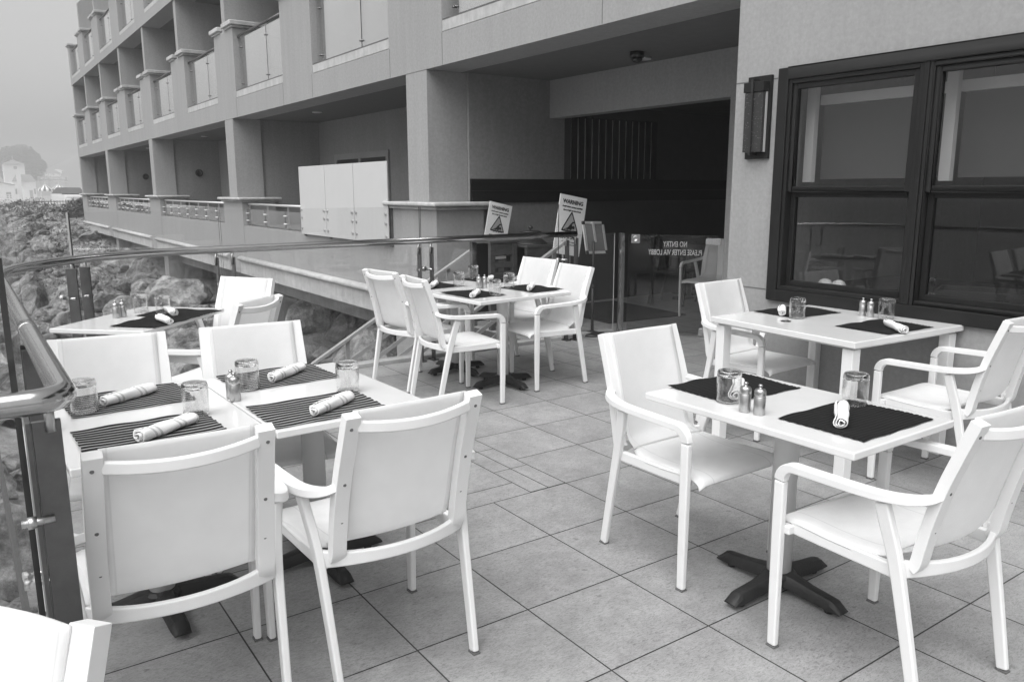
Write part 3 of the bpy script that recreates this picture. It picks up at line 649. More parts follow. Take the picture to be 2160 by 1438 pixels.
# lettered gate
def gate():
    t = empty('glass_gate', (0, 0, 0), 0, 'low glass gate with mirrored white lettering between steel post and wall', 'gate')
    MB().box(5.765, 5.815, 6.225, 6.275, 0, 1.08).build('gate_post', M['steel'], t, bevel=.004)
    A = Vector((5.845, 6.205, 0)); B = Vector((6.415, 5.485, 0)); u = (B-A).normalized(); w = (B-A).length
    gp_ = pane(A, u, w, .03, 1.06, .012, 'gate_pane', t, [M['gateglass'], M['edgelight']])
    n_ = Vector((-u.y, u.x, 0))     # away from the viewer
    m4 = frame_m(A+u*.075+Vector((0, 0, 1.02)), u, (0, 0, 1))
    lb = MB().box(-.045, .045, -.045, .045, -.016, .016); lb.lathe([(.030, -.021), (.030, .021), (.022, .023), (.020, .019), (0, .019)], 20, 1); lb.lathe([(.030, -.021), (.022, -.023), (.020, -.019), (0, -.019)], 20, 1)
    lb.v = [tuple(m4 @ Vector(p)) for p in lb.v]; lb.build('latch', [M['steel'], M['brushed']], t)
    MB().box(-.004, .09, -.03, .03, -.014, .014, 0, frame_m(B-u*.12+Vector((0, 0, 1.0)), u, (0, 0, 1))).box(.06, .15, -.035, .035, -.02, .02, 0, frame_m(B-u*.12+Vector((0, 0, 1.0)), u, (0, 0, 1))).build('hinge', M['steel'], t, bevel=.003)
    MB().box(-.02, .12, -.045, .045, -.018, .018, 0, frame_m(B-u*.14+Vector((0, 0, .05)), u, (0, 0, 1))).build('hinge', M['steel'], t, bevel=.003)
    # film lettering, read from the far side, so mirrored from the terrace
    for body, zz, size in (('NO ENTRY', .965, .080), ('PLEASE ENTER VIA LOBBY', .880, .080)):
        m6 = frame_m(A+u*(w*.53)-n_*.0085+Vector((0, 0, zz)), -u, (0, 0, 1))
        text_mesh('lettering', body, size, M['frost'], t, m6, depth=.0006, bold=.0006, condense=.60 if len(body) > 10 else .62)
gate()
# ------------------------------------------------------------------ hotel building
XF = 4.68
OP = [(-2.0, .6), (1.75, 4.3), (5.49, 8.05), (9.37, 11.94), (13.25, 15.86), (17.14, 19.68), (20.99, 23.46), (24.80, 27.20), (28.53, 31.0), (32.33, 34.67), (36.03, 38.50)]
COLS = [(8.425, 8.94), (16.22, 16.76), (23.86, 24.31), (31.44, 31.91), (38.67, 38.98)]
PED = [(8.25, 9.39), (15.93, 17.23), (23.46, 24.85), (30.60, 32.30), (37.67, 39.10)]
def hotel():
    t = empty('hotel_building', (0, 0, 0), 0, 'long pale stucco hotel with stacked balconies, fins and a shaded entrance bay', 'building')
    yE = 38.98
    # front wall round the window
    w = MB(); x1 = 4.90
    w.box(XF, x1, 3.50, 3.90, -.02, 2.9).box(XF, x1, 1.53, 3.50, 2.30, 2.9).box(XF, x1, 1.53, 3.50, -.02, .79).box(XF, x1, -6, 1.53, -.02, 2.9)
    w.box(4.9, 8.2, 3.70, 3.90, -.02, 2.896)          # return wall of the entrance bay
    w.box(6.45, 6.65, 3.905, 5.44, -.02, 2.43)        # jamb beside the doorway
    w.build('front_wall', M['stucco'], t)
    for z in (.835, 2.268): MB().box(XF-.002, XF+.01, 3.55, 3.90, z-.004, z+.004).build('control_joint', M['joint'], t)
    for y in (5.36, 8.05, 9.35, 11.97, 13.26, 15.88): MB().box(XF-.002, XF+.01, y-.004, y+.004, 2.905, 3.245).build('control_joint', M['joint'], t)
    # storeys: fascia bands, piers with caps, fins, balcony glass
    fas = MB()
    fas.box(XF, 5.15, -6, yE, 2.9, 3.25)
    fas.box(XF, 5.15, -6, yE, 5.82, 6.06)
    fas.build('fascia', M['stucco'], t)
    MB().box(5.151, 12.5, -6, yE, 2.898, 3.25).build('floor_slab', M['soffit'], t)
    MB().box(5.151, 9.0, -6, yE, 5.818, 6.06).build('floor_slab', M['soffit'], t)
    pair = ((3.25, 3.37, 4.53, 4.65, 5.82, 0), (6.06, 6.16, 7.33, 7.45, 8.5, 1))
    for (zb, zs, zc, zt, zf, lev) in pair:
        for i, (a, b) in enumerate(OP):
            if lev == 1 and i < 4 or i < 1: continue
            sb = MB().box(XF+.004, 5.05, a+.004, b-.004, zb+.008, zs).build('balcony_sill', M['limestone'], t)
            MB().box(XF+.012, 5.02, a+.006, b-.006, zs, zs+.022).build('flashing', M['flash'], sb)
        for i in range(len(OP)-1):
            a, b = OP[i][1], OP[i+1][0]
            if lev == 1 and i < 4: continue
            pr = MB().box(XF, 5.24, a, b, zb+.0, zc).build('balcony_pier', M['stucco'], t)
            mid = (a+b)/2
            cp = MB(); sec = lambda y0, y1: cp.box(XF-.07, 5.33, y0, y1, zc+.035, zt).box(XF-.035, 5.29, y0+.03, y1-.03, zc, zc+.035)
            sec(a-.09, mid-.14); sec(mid+.14, b+.09)
            cp.build('pier_cap', M['limestone'], pr, bevel=.025, seg=3)
            fb = MB()
            if lev == 1 and i == len(OP)-2:      # last fin, with its sloping top
                pf = [(XF+.03, zc-.002), (8.3, zc-.002), (8.3, 9.3), (XF+.7, 9.1), (XF+.03, 8.43)]
                fb.poly([(x, mid-.11, z) for x, z in pf]); fb.poly([(x, mid+.11, z) for x, z in pf])
                for q in range(5):
                    (xa, za), (xb, zb2) = pf[q], pf[(q+1) % 5]; fb.poly([(xa, mid-.11, za), (xb, mid-.11, zb2), (xb, mid+.11, zb2), (xa, mid+.11, za)])
            else: fb.box(XF+.03, 8.3, mid-.11, mid+.11, zc-.002, 5.818 if lev == 0 else 10.5)
            fb.build('divider_fin', M['stucco'], t)
        # end pier
        a = OP[-1][1]
        pr = MB().box(XF, 5.24, a, yE, zb, zc).build('balcony_pier', M['stucco'], t)
        MB().box(XF-.07, 5.33, a-.09, yE+.09, zc+.035, zt).box(XF-.035, 5.29, a-.06, yE+.05, zc, zc+.035).build('pier_cap', M['limestone'], pr, bevel=.025, seg=3)
        if lev == 0: MB().box(XF+.03, 6.3, yE-.25, yE-.01, zt, 5.818).build('divider_fin', M['stucco'], t)
        for i, (a, b) in enumerate(OP[2:]):
            if lev == 1 and i < 2: continue
            rl = MB().tube([(4.775, a+.10, zs+1.0), (4.775, b-.01, zs+1.0)], .022, 10).build('balcony_rail', M['dullsteel'], t)
            m_ = a+(b-a)*.40
            for k, (y0, y1) in enumerate(((a+.12, m_-.012), (m_+.012, b-.14))):
                pane((4.80, y0), (0, 1), y1-y0, zs+.03, zs+.955, .010, 'balcony_pane', rl, [M['balconyglass'], M['glassedge']])
            for yy in (m_, b-.11):
                pc = MB().box(4.825, 4.865, yy-.006, yy+.006, zs+.02, zs+.99)
                for zz in (zs+.14, zs+.80): pc.tube([(4.77, yy-.022, zz), (4.845, yy-.022, zz)], .012, 8).tube([(4.77, yy+.022, zz), (4.845, yy+.022, zz)], .012, 8)
                pc.build('rail_post', M['dullsteel'], rl)
        MB().box(8.301, 8.5, -6, yE, zs, 5.81 if lev == 0 else 10.5).build('back_wall', M['stucco_shade'], t)
    # ground storey: columns on pedestals, caps, divider walls, back wall
    for i, ((a, b), (pa, pb)) in enumerate(zip(COLS, PED)):
        MB().box(XF+.004, 5.22, a, b, 1.38, 2.897).build('column', M['stucco'], t)
        zb = -.12 if i else -3.0
        pd = MB().box(XF-.004, 5.34, pa, pb, zb, 1.30).build('pedestal', M['stucco'], t)
        MB().box(XF-.10, 5.44, pa-.12, pb+.12, 1.335, 1.385).box(XF-.05, 5.39, pa-.06, pb+.06, 1.295, 1.335).build('pedestal_cap', M['limestone'], pd, bevel=.02, seg=3)
        if i < 4: MB().box(5.225, 6.70 if i == 0 else 6.45, a+.05 if i else 8.38, b-.06, -.28 if i == 0 else .84, 2.896).build('divider_wall', M['stucco_shade' if i else 'stucco_shade'], t)
    MB().box(5.225, 6.5, 38.72, 38.93, .84, 2.896).build('divider_wall', M['stucco_shade'], t)
    MB().box(6.451, 6.65, 8.91, 38.70, .84, 2.895).build('back_wall', M['stucco_shade'], t)
    MB().box(6.45, 6.65, 3.905, 8.378, 2.4305, 2.8965).build('door_beam', M['stucco'], t)
    MB().box(XF+.003, 6.45, 9.395, 38.9, .70, .838).build('floor_slab', M['beam_conc'], t)
    lw = MB()
    for k in range(4): lw.box(XF+.002, 4.95, PED[k][1]+.0005, PED[k+1][0]-.0005, -.12, .836)
    lw.build('parapet_wall', M['stucco'], t)
    gb = MB()
    for k in range(4):
        y0, y1 = (9.41, 16.15) if k == 0 else ((COLS[k][1]+.22, COLS[k+1][0]+.40) if k < 3 else (32.28, 38.97))
        y0 = (9.41, 16.95, 24.86, 32.27)[k]; y1 = (16.2, 24.18, 31.58, 38.95)[k]
        mo = MB(); pts = [(-.0, .13), (-.055, .135), (-.085, .155), (-.095, .18), (-.085, .205), (-.055, .225), (0, .23)]
        mo.mesh([(XF+x, y, z) for y in (y0, y1) for (x, z) in pts], [(j, j+1, 8+j, 7+j) for j in range(6)], 0, True)
        mo.poly([(XF+x, y0, z) for x, z in pts]); mo.poly([(XF+x, y1, z) for x, z in pts])
        mo.build('moulding', M['limestone'], t)
        MB().box(XF-.03, XF+.001, y0, y1, -.118, .129).build('band_course', M['limestone'], t)
    MB().box(6.701, 12.3, 8.38, 8.88, -.28, 2.896).build('divider_wall', M['stucco_deepshade'], t)
    # bay 1 glazed door, other bays' doors
    for k, (y0, y1) in enumerate(((13.0, 15.42), (20.3, 22.9), (27.9, 30.5), (34.8, 37.4))):
        fr = MB(); X = 6.445
        fr.box(X-.03, X, y0, y0+.10, .84, 2.22).box(X-.03, X, y1-.10, y1, .84, 2.22).box(X-.03, X, y0+.10, y1-.10, 2.11, 2.22).box(X-.035, X-.001, (y0+y1)/2-.05, (y0+y1)/2+.05, .84, 2.11)
        dr = fr.build('sliding_door', M['fargrey'], t)
        MB().box(X-.008, X-.002, y0+.10, y1-.10, .86, 2.11).build('door_pane', M['interior'], dr)
    # ground floor glass railings of the bays
    for k in range(4):
        y0, y1 = PED[k][1]+.02, PED[k+1][0]-.02
        if k == 0: y0 = 12.62
        rl = MB().tube([(4.80, y0, 1.255), (4.80, y1, 1.255)], .022, 10).build('balcony_rail', M['aluminium'], t)
        n_ = 3 if k == 0 else 7; st = (y1-y0)/n_
        for q in range(n_): pane((4.76, y0+q*st+.01), (0, 1), st-.02, .87, 1.16, .01, 'balcony_pane', rl, [M['bayglass'], M['glassedge']])
        for q in range(n_+1):
            y = min(max(y0+q*st, y0+.02), y1-.02)
            pc = MB().box(4.80, 4.83, y-.006, y+.006, .84, 1.24)
            for zz in (.94, 1.08): pc.tube([(4.735, y-.03, zz), (4.815, y-.03, zz)], .013, 8).tube([(4.735, y+.03, zz), (4.815, y+.03, zz)], .013, 8)
            pc.build('rail_post', M['aluminium'], rl)
    # soffit lights
    for (x, y) in ((5.54, 14.0), (5.57, 21.87), (6.18, 6.41), (5.57, 29.0)):
        MB().lathe([(.085, 2.880), (.085, 2.8975)], 20, 0, (x, y, 0)).build('downlight', M['aluminium'], t)
    # round bulkhead lamps on divider walls
    for (x, y, z, m_) in ((5.86, 23.905, 2.0, 'castiron'), (5.86, 31.485, 2.0, 'castiron')):
        b_ = MB(); b_.lathe([(.10, -.0), (.105, -.035), (.08, -.05), (.075, -.03), (.0, -.035)], 22, 0, (x, y, z), axis='y'); b_.build('bulkhead_lamp', M[m_], t)
    # concrete under the building
    u = MB()
    for (y, x0) in ((38.6, 4.78), (31.7, 4.78), (24.1, 4.85), (16.5, 4.9)): u.box(x0, x0+.9, y-.22, y+.30, -4, -.1205)
    u.build('pier_leg', M['beam_conc'], t)
    MB().box(5.2, 9, 9.4, 38.9, -.5, -.1215).build('floor_slab', M['beam_conc'], t)
    MB().box(8.6, 8.9, 8.4, 38.9, -4, -.501).build('foundation_wall', M['beam_conc'], t)
    # interior
    r = MB()
    r.box(12.3, 12.5, -6, 8.6, -.28, 2.895).box(4.91, 12.3, -6.2, -6, -.28, 2.895).box(8.0, 8.2, -6, 3.69, 0, 2.895)
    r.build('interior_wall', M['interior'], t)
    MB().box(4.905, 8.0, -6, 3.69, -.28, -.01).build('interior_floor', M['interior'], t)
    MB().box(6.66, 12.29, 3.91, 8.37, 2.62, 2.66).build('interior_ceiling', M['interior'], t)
    bd = MB().box(5.23, 12.28, 8.345, 8.3795, 1.37, 1.66)
    bd.build('timber_band', M['darkwood'], t)
    MB().box(5.23, 12.28, 8.335, 8.343, 1.512, 1.518).build('band_groove', M['black'], t)
    # window
    wi = empty('window', (0, 0, 0)); wi.parent = t
    trim = MB(); ya, yb, za, zb = 1.50, 3.523, .769, 2.324; X = XF
    def ring(b, y0, y1, z0, z1, wd, xa, xb): b.box(xa, xb, y0, y0+wd, z0, z1).box(xa, xb, y1-wd, y1, z0, z1).box(xa, xb, y0+wd, y1-wd, z0, z0+wd).box(xa, xb, y0+wd, y1-wd, z1-wd, z1)
    ring(trim, ya, yb, za, zb, .078, X-.035, X+.06)
    trim.build('window_trim', M['bronze'], wi, bevel=.004)
    f = MB()
    for (y0, y1) in ((2.532, 3.444), (1.58, 2.502)):
        ring(f, y0, y1, .848, 2.245, .028, X-.024, X+.05)
        ring(f, y0+.0285, y1-.0285, 1.515, 2.2165, .035, X-.010, X+.03)      # upper sash
        f.box(X-.012, X+.03, y0+.0285, y1-.0285, 1.5145-.0, 1.572) if False else None
        ring(f, y0+.029, y1-.029, .8765, 1.5145, .036, X+.032, X+.07)        # lower sash, set back
    f.box(X-.030, X+.05, 2.5025, 2.5315, .848, 2.245)
    f.build('window_frame', M['bronze'], wi, bevel=.004)
    for (y0, y1) in ((2.532, 3.444), (1.58, 2.502)):
        pane((X+.012, y0+.06), (0, 1), y1-y0-.12, 1.545, 2.185, .006, 'window_pane', wi, [M['windowglass'], M['glassedge']])
        pane((X+.052, y0+.062), (0, 1), y1-y0-.124, .91, 1.482, .006, 'window_pane', wi, [M['windowglass'], M['glassedge']])
        MB().box(5.02, 5.026, y0+.0, y1-.035, 1.60, 2.14).build('roller_blind', M['blind'], wi)
        MB().box(4.99, 5.05, y0-.0, y1-.02, 2.10, 2.165).build('blind_valance', M['valance'], wi)
        MB().box(4.9, 4.945, y1-.045, y1+.02, 1.58, 2.25).build('window_reveal', M['valance'], wi)
    return t
hotel()
# ------------------------------------------------------------------ wall lamp, camera, screens
lp = empty('wall_lamp', (XF, 3.68, 2.02), 0, 'tall dark wall lamp with seeded glass between gate corner and window', 'lamp')
MB().box(-.028, -.001, -.098, .095, -.28, .275).build('back_plate', M['bronze'], lp, bevel=.003)
MB().box(-.078, -.030, -.075, .078, -.235, .165).build('glass_shade', M['seeded'], lp, bevel=.004)
MB().box(-.050, -.031, -.0795, -.0755, -.235, .165).build('shade_edge', M['edgelight'], lp)
MB().box(-.085, -.029, -.083, .086, .166, .232).build('shade_cap', M['bronze'], lp, bevel=.003)
MB().box(-.094, -.0885, -.002, .016, -.255, .250).box(-.088, -.028, -.002, .016, .2325, .250).box(-.088, -.028, -.002, .016, -.255, -.236).build('strap', M['black'], lp)
cam_ = empty('security_camera', (5.86, 6.17, 2.897), 0, 'small dark dome camera under the entrance ceiling', 'camera')
MB().lathe([(.075, -.002), (.075, -.05), (.068, -.06), (0, -.061)], 24).build('housing', M['black'], cam_)
MB().lathe([(.058, -.061), (.052, -.085), (.034, -.105), (0, -.113)], 24).build('dome', M['black'], cam_)
pv = empty('privacy_screen', (4.62, 0, 0), 0, 'three tall white panels bolted along the balcony edge', 'screen')
for (y0, y1) in ((9.39, 10.44), (10.455, 11.475), (11.49, 12.55)):
    p = MB().box(-.012, .0, y0, y1, .835, 1.892).build('panel', M['panelwhite'], pv, bevel=.002)
    bo = MB()
    for y in (y0+.06, y1-.06):
        for z in (.93, 1.10, 1.22): bo.tube([(-.032, y, z), (.06, y, z)], .020, 10)
    bo.build('bolt', M['paintgrey'], p)
for y in (9.41, 10.447, 11.48, 12.53): MB().box(.03, .06, y-.03, y+.03, .80, 1.30).build('upright', M['flash'], pv)
# dark slatted shutter on the entrance side wall
sh = empty('slatted_shutter', (7.55, 8.33, 2.05), 0, 'black slatted panel hung on the shaded entrance wall above the timber band', 'shutter')
MB().box(-.77, .77, -.001, .012, -.38, .40).build('backing', M['valance'], sh)
s_ = MB()
for k in range(13): s_.box(-.78+k*.122, -.78+k*.122+.106, -.009, -.0015, -.39, .41)
s_.build('slat', M['darkwood'], sh, bevel=.002)
dm = MB().box(-.6, .6, -.72, .72, .001, .014).build('door_mat', M['doormat'], bevel=.004)
dm.location = (6.75, 7.45, 0); dm.rotation_euler = (0, 0, R(-4)); tag(dm, 'black door mat on the tiles behind the glass gate', 'mat')
# ------------------------------------------------------------------ warning signs
def warning(name, origin, deg, w, h, label, ground):
    t = empty(name, (origin[0], origin[1], ground), 0, label, 'sign', 'white warning signs by the entrance')
    o = Vector((0, 0, origin[2]-ground)); a = R(deg)
    m4 = frame_m(o, (math.cos(a), 0, math.sin(a)), (-math.sin(a), 0, math.cos(a)))   # local: x right, y up, z toward viewer
    b = MB().box(0, w, -h, 0, -.010, -.001, 0, m4); b.build('board', M['signwhite'], t, bevel=.002)
    f = w/.38
    def T(body, y, size, cond=1.0, bold=.0): text_mesh('lettering', body, size*f, M['ink'], t, m4 @ Matrix.Translation((w/2, y*f, .0005)), depth=.0008, bold=bold*f, condense=cond)
    T('WARNING', -.070, .060, .98, .0022); T('Avoid water contact activities', -.122, .027, .88, .0009); T('due to high bacteria levels', -.160, .027, .88, .0009)
    def tri(s, y0, z, mi, b, r=.018):
        c = Vector((w/2, y0)); P = [c+Vector((0, s*.62)), c+Vector((-s*.54, -s*.36)), c+Vector((s*.54, -s*.36))]; pts = []
        for i in range(3):
            q = P[i]; d1 = (P[i-1]-q).normalized(); d2 = (P[(i+1) % 3]-q).normalized()
            for k in range(5):
                u = k/4; A_ = q+d1*r; B_ = q+d2*r; pts.append((A_*(1-u)**2+q*2*u*(1-u)+B_*u*u))
        b.poly([m4 @ Vector((p.x, p.y, z)) for p in pts], mi)
    eb = MB(); tri(.235*f, -.305*f, .0010, 0, eb, .03*f); tri(.190*f, -.307*f, .0022, 1, eb, .018*f)
    def shape(pts): eb.poly([m4 @ Vector((w/2+x*f, (-.335+y)*f, .0034)) for x, y in pts], 0)
    shape([(-.075, -.030), (-.03, -.008), (.0, .030), (.028, .060), (.058, .058), (.066, .048), (.034, .040), (.022, .024), (.034, .004), (.026, -.030)])     # torso and arm
    shape([(.046+.019*math.cos(k*.5236), -.004+.019*math.sin(k*.5236)) for k in range(12)])                                                                    # head
    for y in (-.036, -.052):
        up = [(-.085+.17*k/24, y+.006*math.sin(k*1.05)) for k in range(25)]
        for k in range(24): shape([up[k], up[k+1], (up[k+1][0], up[k+1][1]-.007), (up[k][0], up[k][1]-.007)])
    eb.build('emblem', [M['ink'], M['signgrey']], t, fix=False)
    if h > .6*f*.38/.38*.9:
        T('BEACH OPEN', -.455, .044, .9, .0018); T('Keep out of the water', -.500, .022, .9); T('until signs are removed', -.530, .022, .9)
    px = m4 @ Vector((w/2, -h*.5, -.02))
    MB().box(px.x-.02, px.x+.02, .011, .035, .0, px.z+.10).box(px.x-.16, px.x+.16, -.10, .16, 0, .012).build('stake', M['paintgrey'], t)
s1 = 8.1/7.2
warning('warning_sign', (4.746*s1, 8.1, 1.539-.127*s1), -12, .335, .60, 'white beach warning sign, smaller in view, tilted above the first wooden cabinet', 0)
warning('warning_sign', (5.552, 7.0, 1.488), -9.5, .39, .66, 'white beach warning sign, larger in view, tilted behind the end of the handrail', 0)
# wooden slatted cabinets
def cabinet(x0, x1, y0, y1, h, label, tilt=0):
    t = empty('slatted_cabinet', ((x0+x1)/2, (y0+y1)/2, 0), R(tilt), label, 'cabinet', 'dark wooden slatted cabinets by the steps')
    a, d = (x1-x0)/2, (y1-y0)/2
    f = MB()
    for sx in (-1, 1):
        for sy in (-1, 1): f.box(sx*a, sx*(a-.065), sy*d, sy*(d-.05), 0, h)
    f.box(-a+.066, a-.066, -d+.003, -d+.045, h-.13, h-.002).box(-a+.066, a-.066, -d+.003, -d+.045, .04, .12)
    f.build('frame', M['wood'], t, bevel=.004)
    for k in range(6):
        z = .14+k*(h-.30)/6; MB().box(-a+.066, a-.066, -d+.006, -d+.024, z, z+(h-.30)/6-.045).build('slat', M['wood'], t, bevel=.003)
    MB().box(-a+.01, a-.01, d-.03, d-.01, .05, h-.02).build('back_board', M['black'], t)
    MB().box(-a-.012, a+.012, -d-.012, d+.012, h+.001, h+.028).build('top', M['wood'], t, bevel=.004)
    MB().box(-a+.07, a-.07, -d+.08, d-.05, .30, .33).box(-a+.09, a-.12, -d+.05, -d+.07, h-.175, h-.145).build('shelf', M['linen'], t)
    return t
cabinet(4.73, 5.10, 7.20, 7.60, .955, 'dark slatted wooden cabinet beside the stucco pedestal, under the smaller sign', 3)
cabinet(5.16, 5.66, 7.12, 7.55, .895, 'dark slatted wooden cabinet carrying a black dome lid', 3)
dl = empty('dome_lid', (5.38, 7.33, .9245), 0, 'black flared dome lid with a knob standing on the wooden cabinet', 'lid')
MB().lathe([(.20, 0), (.185, .015), (.13, .055), (.075, .09), (.065, .118), (.125, .128), (.125, .140), (.04, .150), (0, .152)], 28).build('dome', M['black'], dl)
MB().lathe([(.012, .152), (.014, .165), (.028, .175), (.028, .19), (.015, .20), (0, .201)], 16).build('knob', M['black'], dl)
# menu stand
ms = empty('menu_stand', (5.49, 6.36, 0), 0, 'black pedestal menu stand with a silver framed board seen from behind', 'stand')
MB().lathe([(.15, 0), (.15, .012), (.13, .028), (.03, .038), (.02, .05)], 32).build('base', M['black'], ms)
MB().tube([(0, 0, .03), (0, 0, .52)], .0165, 14).tube([(0, 0, .50), (.0, 0, 1.0)], .0125, 14).lathe([(.0165, .50), (.022, .505), (.022, .535), (.0125, .545)], 16).build('pole', M['black'], ms)
m4 = frame_m((.062, .055, 1.03), (.995, .03, -.03), (-.12*.25+.0, .25, .97))
bd = MB().box(-.145, .145, -.165, .165, -.004, .004, 0, m4).build('board', M['boardback'], ms)
fr = MB(); fr.box(-.150, -.122, -.138, .138, -.008, .009, 0, m4).box(.122, .150, -.138, .138, -.008, .009, 0, m4).box(-.118, .118, .146, .172, -.008, .009, 0, m4).box(-.118, .118, -.172, -.146, -.008, .009, 0, m4)
fr.build('board_frame', M['aluminium'], ms)
cn = MB()
for sx in (-1, 1):
    for sy in (-1, 1): cn.box(sx*.118, sx*.154, sy*.140, sy*.176, -.010, .011, 0, m4)
cn.build('frame_corner', M['black'], ms, bevel=.006)
MB().box(-.025, .002, -.05, .165, .012, .020, 0, m4).build('spine', M['aluminium'], ms)
# stair rail and steps outside the glass
def stair_rail(y, xa, xb, z_at, slope, label, bars, posts):
    t = empty('stair_railing', (0, y, 0), 0, label, 'railing', 'stair railings beside the beach steps')
    zz = lambda x, d: z_at[1]+(x-z_at[0])*slope-d
    MB().sweep([(xa, 0, zz(xa, 0)), (xb, 0, zz(xb, 0))], rect(.05, .035), ref=(0, 0, 1)).build('top_rail', M['paintgrey'], t, bevel=.004)
    for d in bars: MB().sweep([(xa, 0, zz(xa, d)), (xb, 0, zz(xb, d))], rect(.012, .045), ref=(0, 0, 1)).build('rail_bar', M['paintgrey'], t)
    for x in posts: MB().box(x-.022, x+.022, .014, .042, zz(x, 1.02), zz(x, .02)).build('rail_post', M['paintgrey'], t)
stair_rail(7.98, 1.4, 5.053, (4.416, .509), .557, 'grey metal stair railing with parallel bars, against the stucco pedestal', (.26, .44, .62), (2.1, 3.39, 4.68))
stair_rail(6.80, 3.0, 5.459, (5.161, .803), .557, 'grey metal stair railing on the terrace side, ending under the larger warning sign', (.26, .44, .62), (3.6, 5.33))
st = empty('beach_steps', (3.4, 7.4, 0), 0, 'concrete steps going down beside the terrace to the beach', 'steps')
sb = MB()
for k in range(12): sb.box(1.02-k*.30, 1.32-k*.30-.001, -.53, .53, -.3-.165*k-.9, -.165*(k+1))
sb.build('tread', M['beam_conc'], st)
ld = MB().box(4.74, 5.34, 6.44, 8.24, -1.2, -.0045).box(5.345, 6.43, 6.31, 6.44, -.3, -.0045).build('landing', M['beam_conc']); tag(ld, 'concrete landing at the top of the beach steps', 'landing', kind='structure')
bf = empty('buffet_table', (5.65, 2.5, 0), 0, 'dark table just inside the window behind the lower panes', 'table')
MB().box(-.60, .6, -1.0, 1.0, .80, .84).build('tabletop', M['darkwood'], bf, bevel=.005)
for sx in (-.5, .55):
    for sy in (-.95, .95): MB().box(sx-.03, sx+.03, sy-.03, sy+.03, 0, .799).build('leg', M['darkwood'], bf)
for k, (x, y) in enumerate(((5.16, 3.40), (5.15, 3.285))):
    tag(MB().lathe([(.052, 0), (.05, .02), (.038, .04), (.018, .05), (0, .053)], 24, 0, (0, 0, 0)).build('round_loaf', M['linen']), 'pale round loaf inside the window, %s' % ('nearer the wall lamp' if k == 0 else 'farther from the wall lamp'), 'loaf', 'loaves on the buffet table').location = (x, y, .8405)
tr_ = empty('serving_tray', (5.35, 2.35, .8405), R(20), 'dark shallow tray on the table inside the window', 'tray')
MB().box(-.16, .16, -.28, .28, 0, .012).build('base', M['black'], tr_, bevel=.004); MB().box(-.18, -.161, -.30, .30, .0, .06).box(.161, .18, -.30, .30, 0, .06).box(-.16, .16, -.30, -.281, 0, .06).box(-.16, .16, .281, .30, 0, .06).build('rim', M['black'], tr_, bevel=.003)
for k, (x, y, lb) in enumerate(((5.25, 2.70, 'upturned tumbler inside the window, by the dark tray'), (5.22, 2.02, 'upturned tumbler inside the window, behind the right hand sash'))): place('tumbler', make_tumbler, x, y, .8405, 0, lb, 'tumbler', 'tumblers on the buffet table')
# bar furniture in the shade behind the gate
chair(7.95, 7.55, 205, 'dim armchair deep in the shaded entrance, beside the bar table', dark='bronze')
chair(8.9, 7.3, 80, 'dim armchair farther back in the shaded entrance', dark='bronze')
bt = empty('bar_table', (8.5, 7.75, 0), 0, 'dim square bar table in the shaded entrance', 'table')
MB().box(-.35, .35, -.35, .35, .71, .74).build('tabletop', M['flash'], bt, bevel=.005)
MB().lathe([(.04, .03), (.04, .709)], 16).build('column', M['black'], bt); MB().box(-.3, .3, -.04, .04, 0, .04).box(-.04, .04, -.3, .3, .0405, .06).build('base', M['black'], bt)
